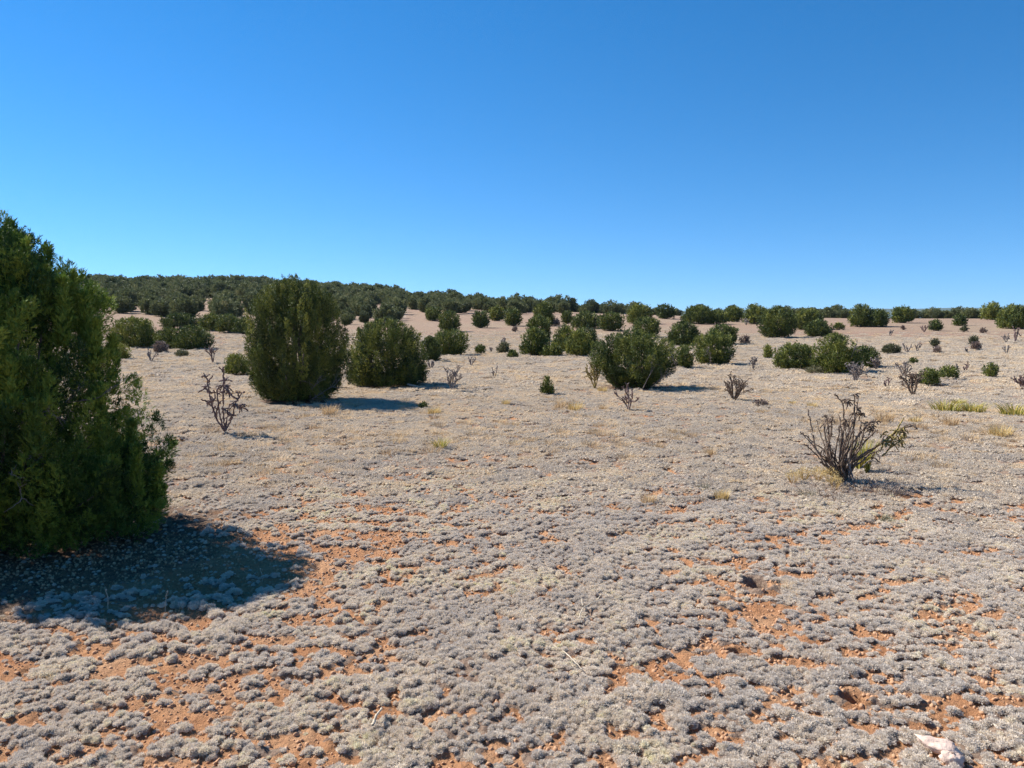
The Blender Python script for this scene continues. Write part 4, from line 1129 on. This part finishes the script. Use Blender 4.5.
CH = [ # u, vbase, vtop, label, seed, spread, nst, r(px), mat, branchy, fork
 (734, 401, 371, 'round dense dark cholla standing alone right of the silvery-stemmed juniper', 71, .95, 11, .62, 'cholladark', 2, .35),
 (629, 411, 383, 'thin reddish-brown cholla directly in front of the broad central juniper', 72, .75, 4, .6, 'chollapurple', 2, .45),
 (595, 389, 362, 'brownish spindly cholla at the left flank of the broad central juniper', 73, .45, 4, .7, 'chollabrown', 2, .4),
 (452, 392, 364, 'grey twiggy cholla beside the lower right of the wide dark juniper', 74, .6, 5, .6, 'chollagrey', 2, .45),
 (213, 364, 345, 'thin upright cholla left of the tall egg-shaped juniper, beyond the yellow-green seedling', 75, .35, 4, .5, 'chollapurple', 2, .35),
 (151, 362, 348, 'pale thin cholla at the foot of the olive juniper bush', 76, .7, 4, .5, 'chollagrey', 1, .4),
 (913, 395, 370, 'dark grey cholla with dense crown in front of the green bush on the right', 77, .8, 8, .7, 'cholladark', 2, .4),
 (904, 377, 361, 'greyish cholla just behind and left of the dark grey one on the right', 78, .6, 5, .6, 'chollagrey', 2, .4),
 (856, 382, 361, 'pale grey bushy cholla in front of the right-hand cluster of three junipers', 79, .75, 8, .6, 'chollagrey', 2, .4),
 (876, 370, 357, 'small grey cholla at the right foot of the dark juniper ending the cluster of three', 80, .6, 5, .6, 'chollagrey', 2, .4),
 (887, 389, 377, 'small sparse cholla left of the dark grey cholla on the right', 81, .9, 4, .5, 'chollapurple', 1, .5),
 (753, 370, 356, 'small grey cholla right of the bright green juniper with silvery stems', 82, .6, 4, .5, 'chollagrey', 2, .4),
 (1022, 390, 375, 'dark cholla cut by the right edge above the yuccas', 83, .9, 7, .6, 'chollapurple', 2, .4),
 (494, 379, 365, 'faint thin cholla on the flat between the grey twiggy one and the juniper seedling', 84, .5, 3, .45, 'chollagrey', 1, .4),
 (503, 346, 337, 'small bare cholla rising behind the olive shrub on the central flat', 85, .6, 4, .5, 'chollagrey', 1, .4),
 (491, 353, 347, 'tiny bare cholla between the small dark shrub and the olive shrub', 86, .7, 3, .5, 'chollagrey', 1, .4),
 (471, 366, 356, 'small sparse cholla below the front juniper of the column of three', 87, .9, 3, .5, 'chollagrey', 1, .5),
 (917, 352, 341, 'thin bare cholla on the tan slope left of the pair of grey-brown shrubs', 88, .5, 3, .45, 'chollagrey', 1, .4),
 (1006, 354, 345, 'thin bare cholla on the tan slope near the right edge, lowest of three there', 89, .6, 4, .45, 'chollagrey', 1, .4),
 (1006, 343, 333, 'thin bare forked cholla on the tan slope, left one below the big right-edge crest juniper', 90, .8, 4, .45, 'chollagrey', 1, .4),
 (1015, 342, 326, 'tall thin cholla just below the big crest juniper at the right edge', 91, .4, 3, .5, 'chollapurple', 1, .4),
 (966, 372, 362, 'small dark stubby cholla between the compact bush and the two-topped bush', 92, .9, 3, .55, 'chollapurple', 1, .5),
 (956, 372, 363, 'grey cholla poking out behind the compact rounded green bush', 93, .7, 5, .5, 'chollagrey', 1, .4),
 (890, 336, 329, 'faint bare cholla on the slope below the touching pair on the right crest', 94, .9, 4, .4, 'chollagrey', 1, .4),
 (924, 332, 325, 'faint brownish cholla left of the small round dark juniper on the tan slope', 95, .9, 4, .4, 'chollapurple', 1, .4),
 (966, 353, 347, 'tiny grey cholla left of the leaning pair of shrubs on the tan slope', 96, .7, 4, .45, 'chollagrey', 1, .4),
 (907, 353, 343, 'small grey cholla at the right end of the wide low shrub on the tan slope', 97, .8, 4, .45, 'chollagrey', 1, .4),
 (431, 369, 360, 'grey dead-looking cholla at the foot of the bush behind the wide dark juniper', 98, .9, 5, .6, 'chollagrey', 1, .4),
 (746, 325, 318, 'faint cholla on the slope right of the wide crest group', 99, .9, 3, .4, 'chollagrey', 1, .4),
]
for (u, vb, vt, lb, sd, sp, ns, rp, mk, br, fk) in CH:
    x, y, z, d = at(u, vb); s = d / F
    H = (vb - vt) * s
    me = cholla_mesh(sd, H, sp, ns, max(rp * s, .008), mk, br, 2, fk)
    o = link('cholla_cactus', me, None, (x, y, z)); tag(o, lb, 'cactus')

# ------------------------------------------------------------------ rocks and sticks
def rock_mesh(seed, sx, sy, sz):
    rng = np.random.default_rng(seed)
    nt_, np_ = 11, 15
    th = np.linspace(0, PI, nt_); ph = np.arange(np_) / np_ * 2 * PI
    T_, P_ = np.meshgrid(th, ph, indexing='ij')
    V = np.stack([np.sin(T_) * np.cos(P_), np.sin(T_) * np.sin(P_), np.cos(T_)], -1).reshape(-1, 3)
    V = np.sign(V) * np.abs(V) ** .75
    f = 1 + .5 * (vn(V[:, 0] * 1.7 + seed, V[:, 1] * 1.7 + V[:, 2] * 1.3, seed) - .5) + .25 * (vn(V[:, 0] * 5 + 3, V[:, 1] * 5 + V[:, 2] * 4, seed + 1) - .5)
    V = V * f[:, None] * (1 + .10 * rng.normal(size=(len(V), 1))); V[:, 2] = np.floor(V[:, 2] * 4) / 4 * .6 + V[:, 2] * .4
    V = V * np.array([sx, sy, sz])
    i = np.arange(nt_ - 1)[:, None] * np_; j = np.arange(np_)[None]; j2 = (j + 1) % np_
    Q = np.stack([i + j, i + np_ + j, i + np_ + j2, i + j2], -1).reshape(-1, 4)
    return mesh_from('rock', V, Q, M['rock'])
for (u, v, sx, sy, sz, rz, sd, lb) in [(938, 754, .070, .040, .022, -.5, 1, 'pale pinkish-white layered rock lying at the bottom right, the larger of two'),
                                       (952, 765, .040, .024, .024, -.2, 2, 'smaller pale rock fragment just below and right of the larger one at the bottom right')]:
    x, y, z, d = at(u, v); o = link('rock', rock_mesh(sd, sx, sy, sz), None, (x, y, z + sz * .75)); o.rotation_euler = (0, .1, rz); tag(o, lb, 'rock')

def twig(name, label, pts_px, vbase, r, matk, hz):
    rng = np.random.default_rng(int(vbase))
    x0, y0, z0, d0 = at(pts_px[0][0][0], pts_px[0][0][1])
    paths = []
    for c in pts_px:
        P = []
        for i, (u, v) in enumerate(c):
            x, y, z, d = at(u, v)
            P.append((x - x0, y - y0, z - z0 + hz))
        p = smooth_path(np.array(P), rng, .0015, .012); paths.append((p, np.linspace(r, r * .6, len(p))))
    v, q, t = tubes(paths, 6, .08, rng)
    o = link(name, mesh_from(name, v, q, M[matk], T=t, smooth=True), None, (x0, y0, z0)); tag(o, label, 'twig')
twig('dead_twig', 'pale forked dead twig lying on the grey mats left of bottom centre', [[(579, 627), (583, 614), (600, 609), (640, 607)], [(583, 614), (581, 608)], [(598, 609), (601, 604)]], 627, .0035, 'palewood', .045)
twig('dead_twig', 'thin straight pale twig lying on the mats near the bottom centre', [[(563, 661), (570, 668), (582, 678)]], 661, .0035, 'palewood', .045)
twig('dead_stick', 'short white stick standing up from the mats at the bottom left of centre', [[(373, 740), (377, 732), (382, 721)]], 740, .006, 'palewood', .05)
# thin dry stalks in and beside the shade of the big juniper
for i, (u, v, h, lb) in enumerate([(108, 612, .12, 'thin pale seed stalk at the lower edge of the big juniper shade, left one'), (165, 612, .12, 'thin pale seed stalk at the lower edge of the big juniper shade, right one'), (262, 583, .08, 'short pale stalk at the right end of the big juniper shade'),
                                   (378, 596, .08, 'short grey stalk on the mats right of the big juniper shade')]):
    x, y, z, d = at(u, v); rg = np.random.default_rng(i)
    p = smooth_path(np.array([[0, 0, -.01], [.005, 0, h * .5], [.012 * (1 if i % 2 else -1), .01, h]]), rg, .001, .02)
    vv, qq, tt = tubes([(p, np.linspace(.0022, .0018, len(p))), (p[-2:] + np.array([0, 0, .004]), .005)], 5)
    o = link('dry_stalk', mesh_from('dry_stalk', vv, qq, M['palewood'], T=tt), None, (x, y, z)); tag(o, lb, 'stalk')

# ------------------------------------------------------------------ light
ELEV, TRAVEL = math.radians(43.5), (0.903, -0.43)
dv = Vector((TRAVEL[0] * math.cos(ELEV), TRAVEL[1] * math.cos(ELEV), -math.sin(ELEV)))
sd_ = bpy.data.lights.new('sun', 'SUN'); sd_.energy = 4.85; sd_.angle = math.radians(.53); sd_.color = (1, .955, .88)
so = bpy.data.objects.new('sun', sd_); COL.objects.link(so); so.rotation_euler = dv.to_track_quat('-Z', 'Y').to_euler()
so.location = (-20, 10, 30)

w = bpy.data.worlds.new('World'); S.world = w; w.use_nodes = True
nt = w.node_tree; nt.nodes.clear()
sky = nt.nodes.new('ShaderNodeTexSky'); sky.sky_type = 'NISHITA'; sky.sun_disc = False
sky.sun_elevation = ELEV; sky.sun_rotation = math.atan2(-TRAVEL[0], -TRAVEL[1])
sky.altitude = 2000; sky.air_density = 1.0; sky.dust_density = 0.0; sky.ozone_density = 3.0
bg = nt.nodes.new('ShaderNodeBackground'); bg.inputs[1].default_value = .098
hs = nt.nodes.new('ShaderNodeHueSaturation'); hs.inputs['Saturation'].default_value = 1.34
wo = nt.nodes.new('ShaderNodeOutputWorld')
nt.links.new(sky.outputs[0], hs.inputs['Color']); nt.links.new(mixc(nt, 1.0, hs.outputs[0], (1.06, 1.01, .97), 'MULTIPLY'), bg.inputs[0])
tc_ = nt.nodes.new('ShaderNodeTexCoord'); va = nt.nodes.new('ShaderNodeVectorMath'); va.operation = 'ADD'; va.inputs[1].default_value = (0, 0, .085)
nt.links.new(tc_.outputs['Generated'], va.inputs[0]); nt.links.new(va.outputs[0], sky.inputs['Vector']); nt.links.new(bg.outputs[0], wo.inputs[0])

S.render.engine = 'CYCLES'
S.cycles.max_bounces = 7; S.cycles.diffuse_bounces = 4; S.cycles.glossy_bounces = 2; S.cycles.transmission_bounces = 4
S.cycles.use_adaptive_sampling = True; S.cycles.adaptive_threshold = .01
S.cycles.use_denoising = True; S.cycles.denoiser = 'OPENIMAGEDENOISE'; S.cycles.denoising_input_passes = 'RGB_ALBEDO_NORMAL'; S.cycles.denoising_prefilter = 'NONE'
S.view_settings.view_transform = 'Standard'; S.view_settings.look = 'None'
S.view_settings.exposure = 0.95; S.view_settings.gamma = 1.0
S.view_settings.use_curve_mapping = False

# ------------------------------------------------------------------ air
def haze():
    x0, x1, y0, y1, z0, z1 = -9500, 9500, -9500, 9500, -22, 150
    V = np.array([(x, y, z) for z in (z0, z1) for y in (y0, y1) for x in (x0, x1)], float)
    Q = np.array([(0, 2, 3, 1), (4, 5, 7, 6), (0, 1, 5, 4), (2, 6, 7, 3), (0, 4, 6, 2), (1, 3, 7, 5)])
    m, nt, out = new_mat('haze_air')
    pv = nt.nodes.new('ShaderNodeVolumePrincipled'); pv.inputs['Density'].default_value = HAZE
    pv.inputs['Color'].default_value = (.62, .82, 1, 1); pv.inputs['Anisotropy'].default_value = .2
    nt.links.new(pv.outputs[0], out.inputs['Volume'])
    o = link('haze', mesh_from('haze', V, Q, m)); o['kind'] = 'stuff'
HAZE = .00006
haze()
S.cycles.volume_bounces = 0
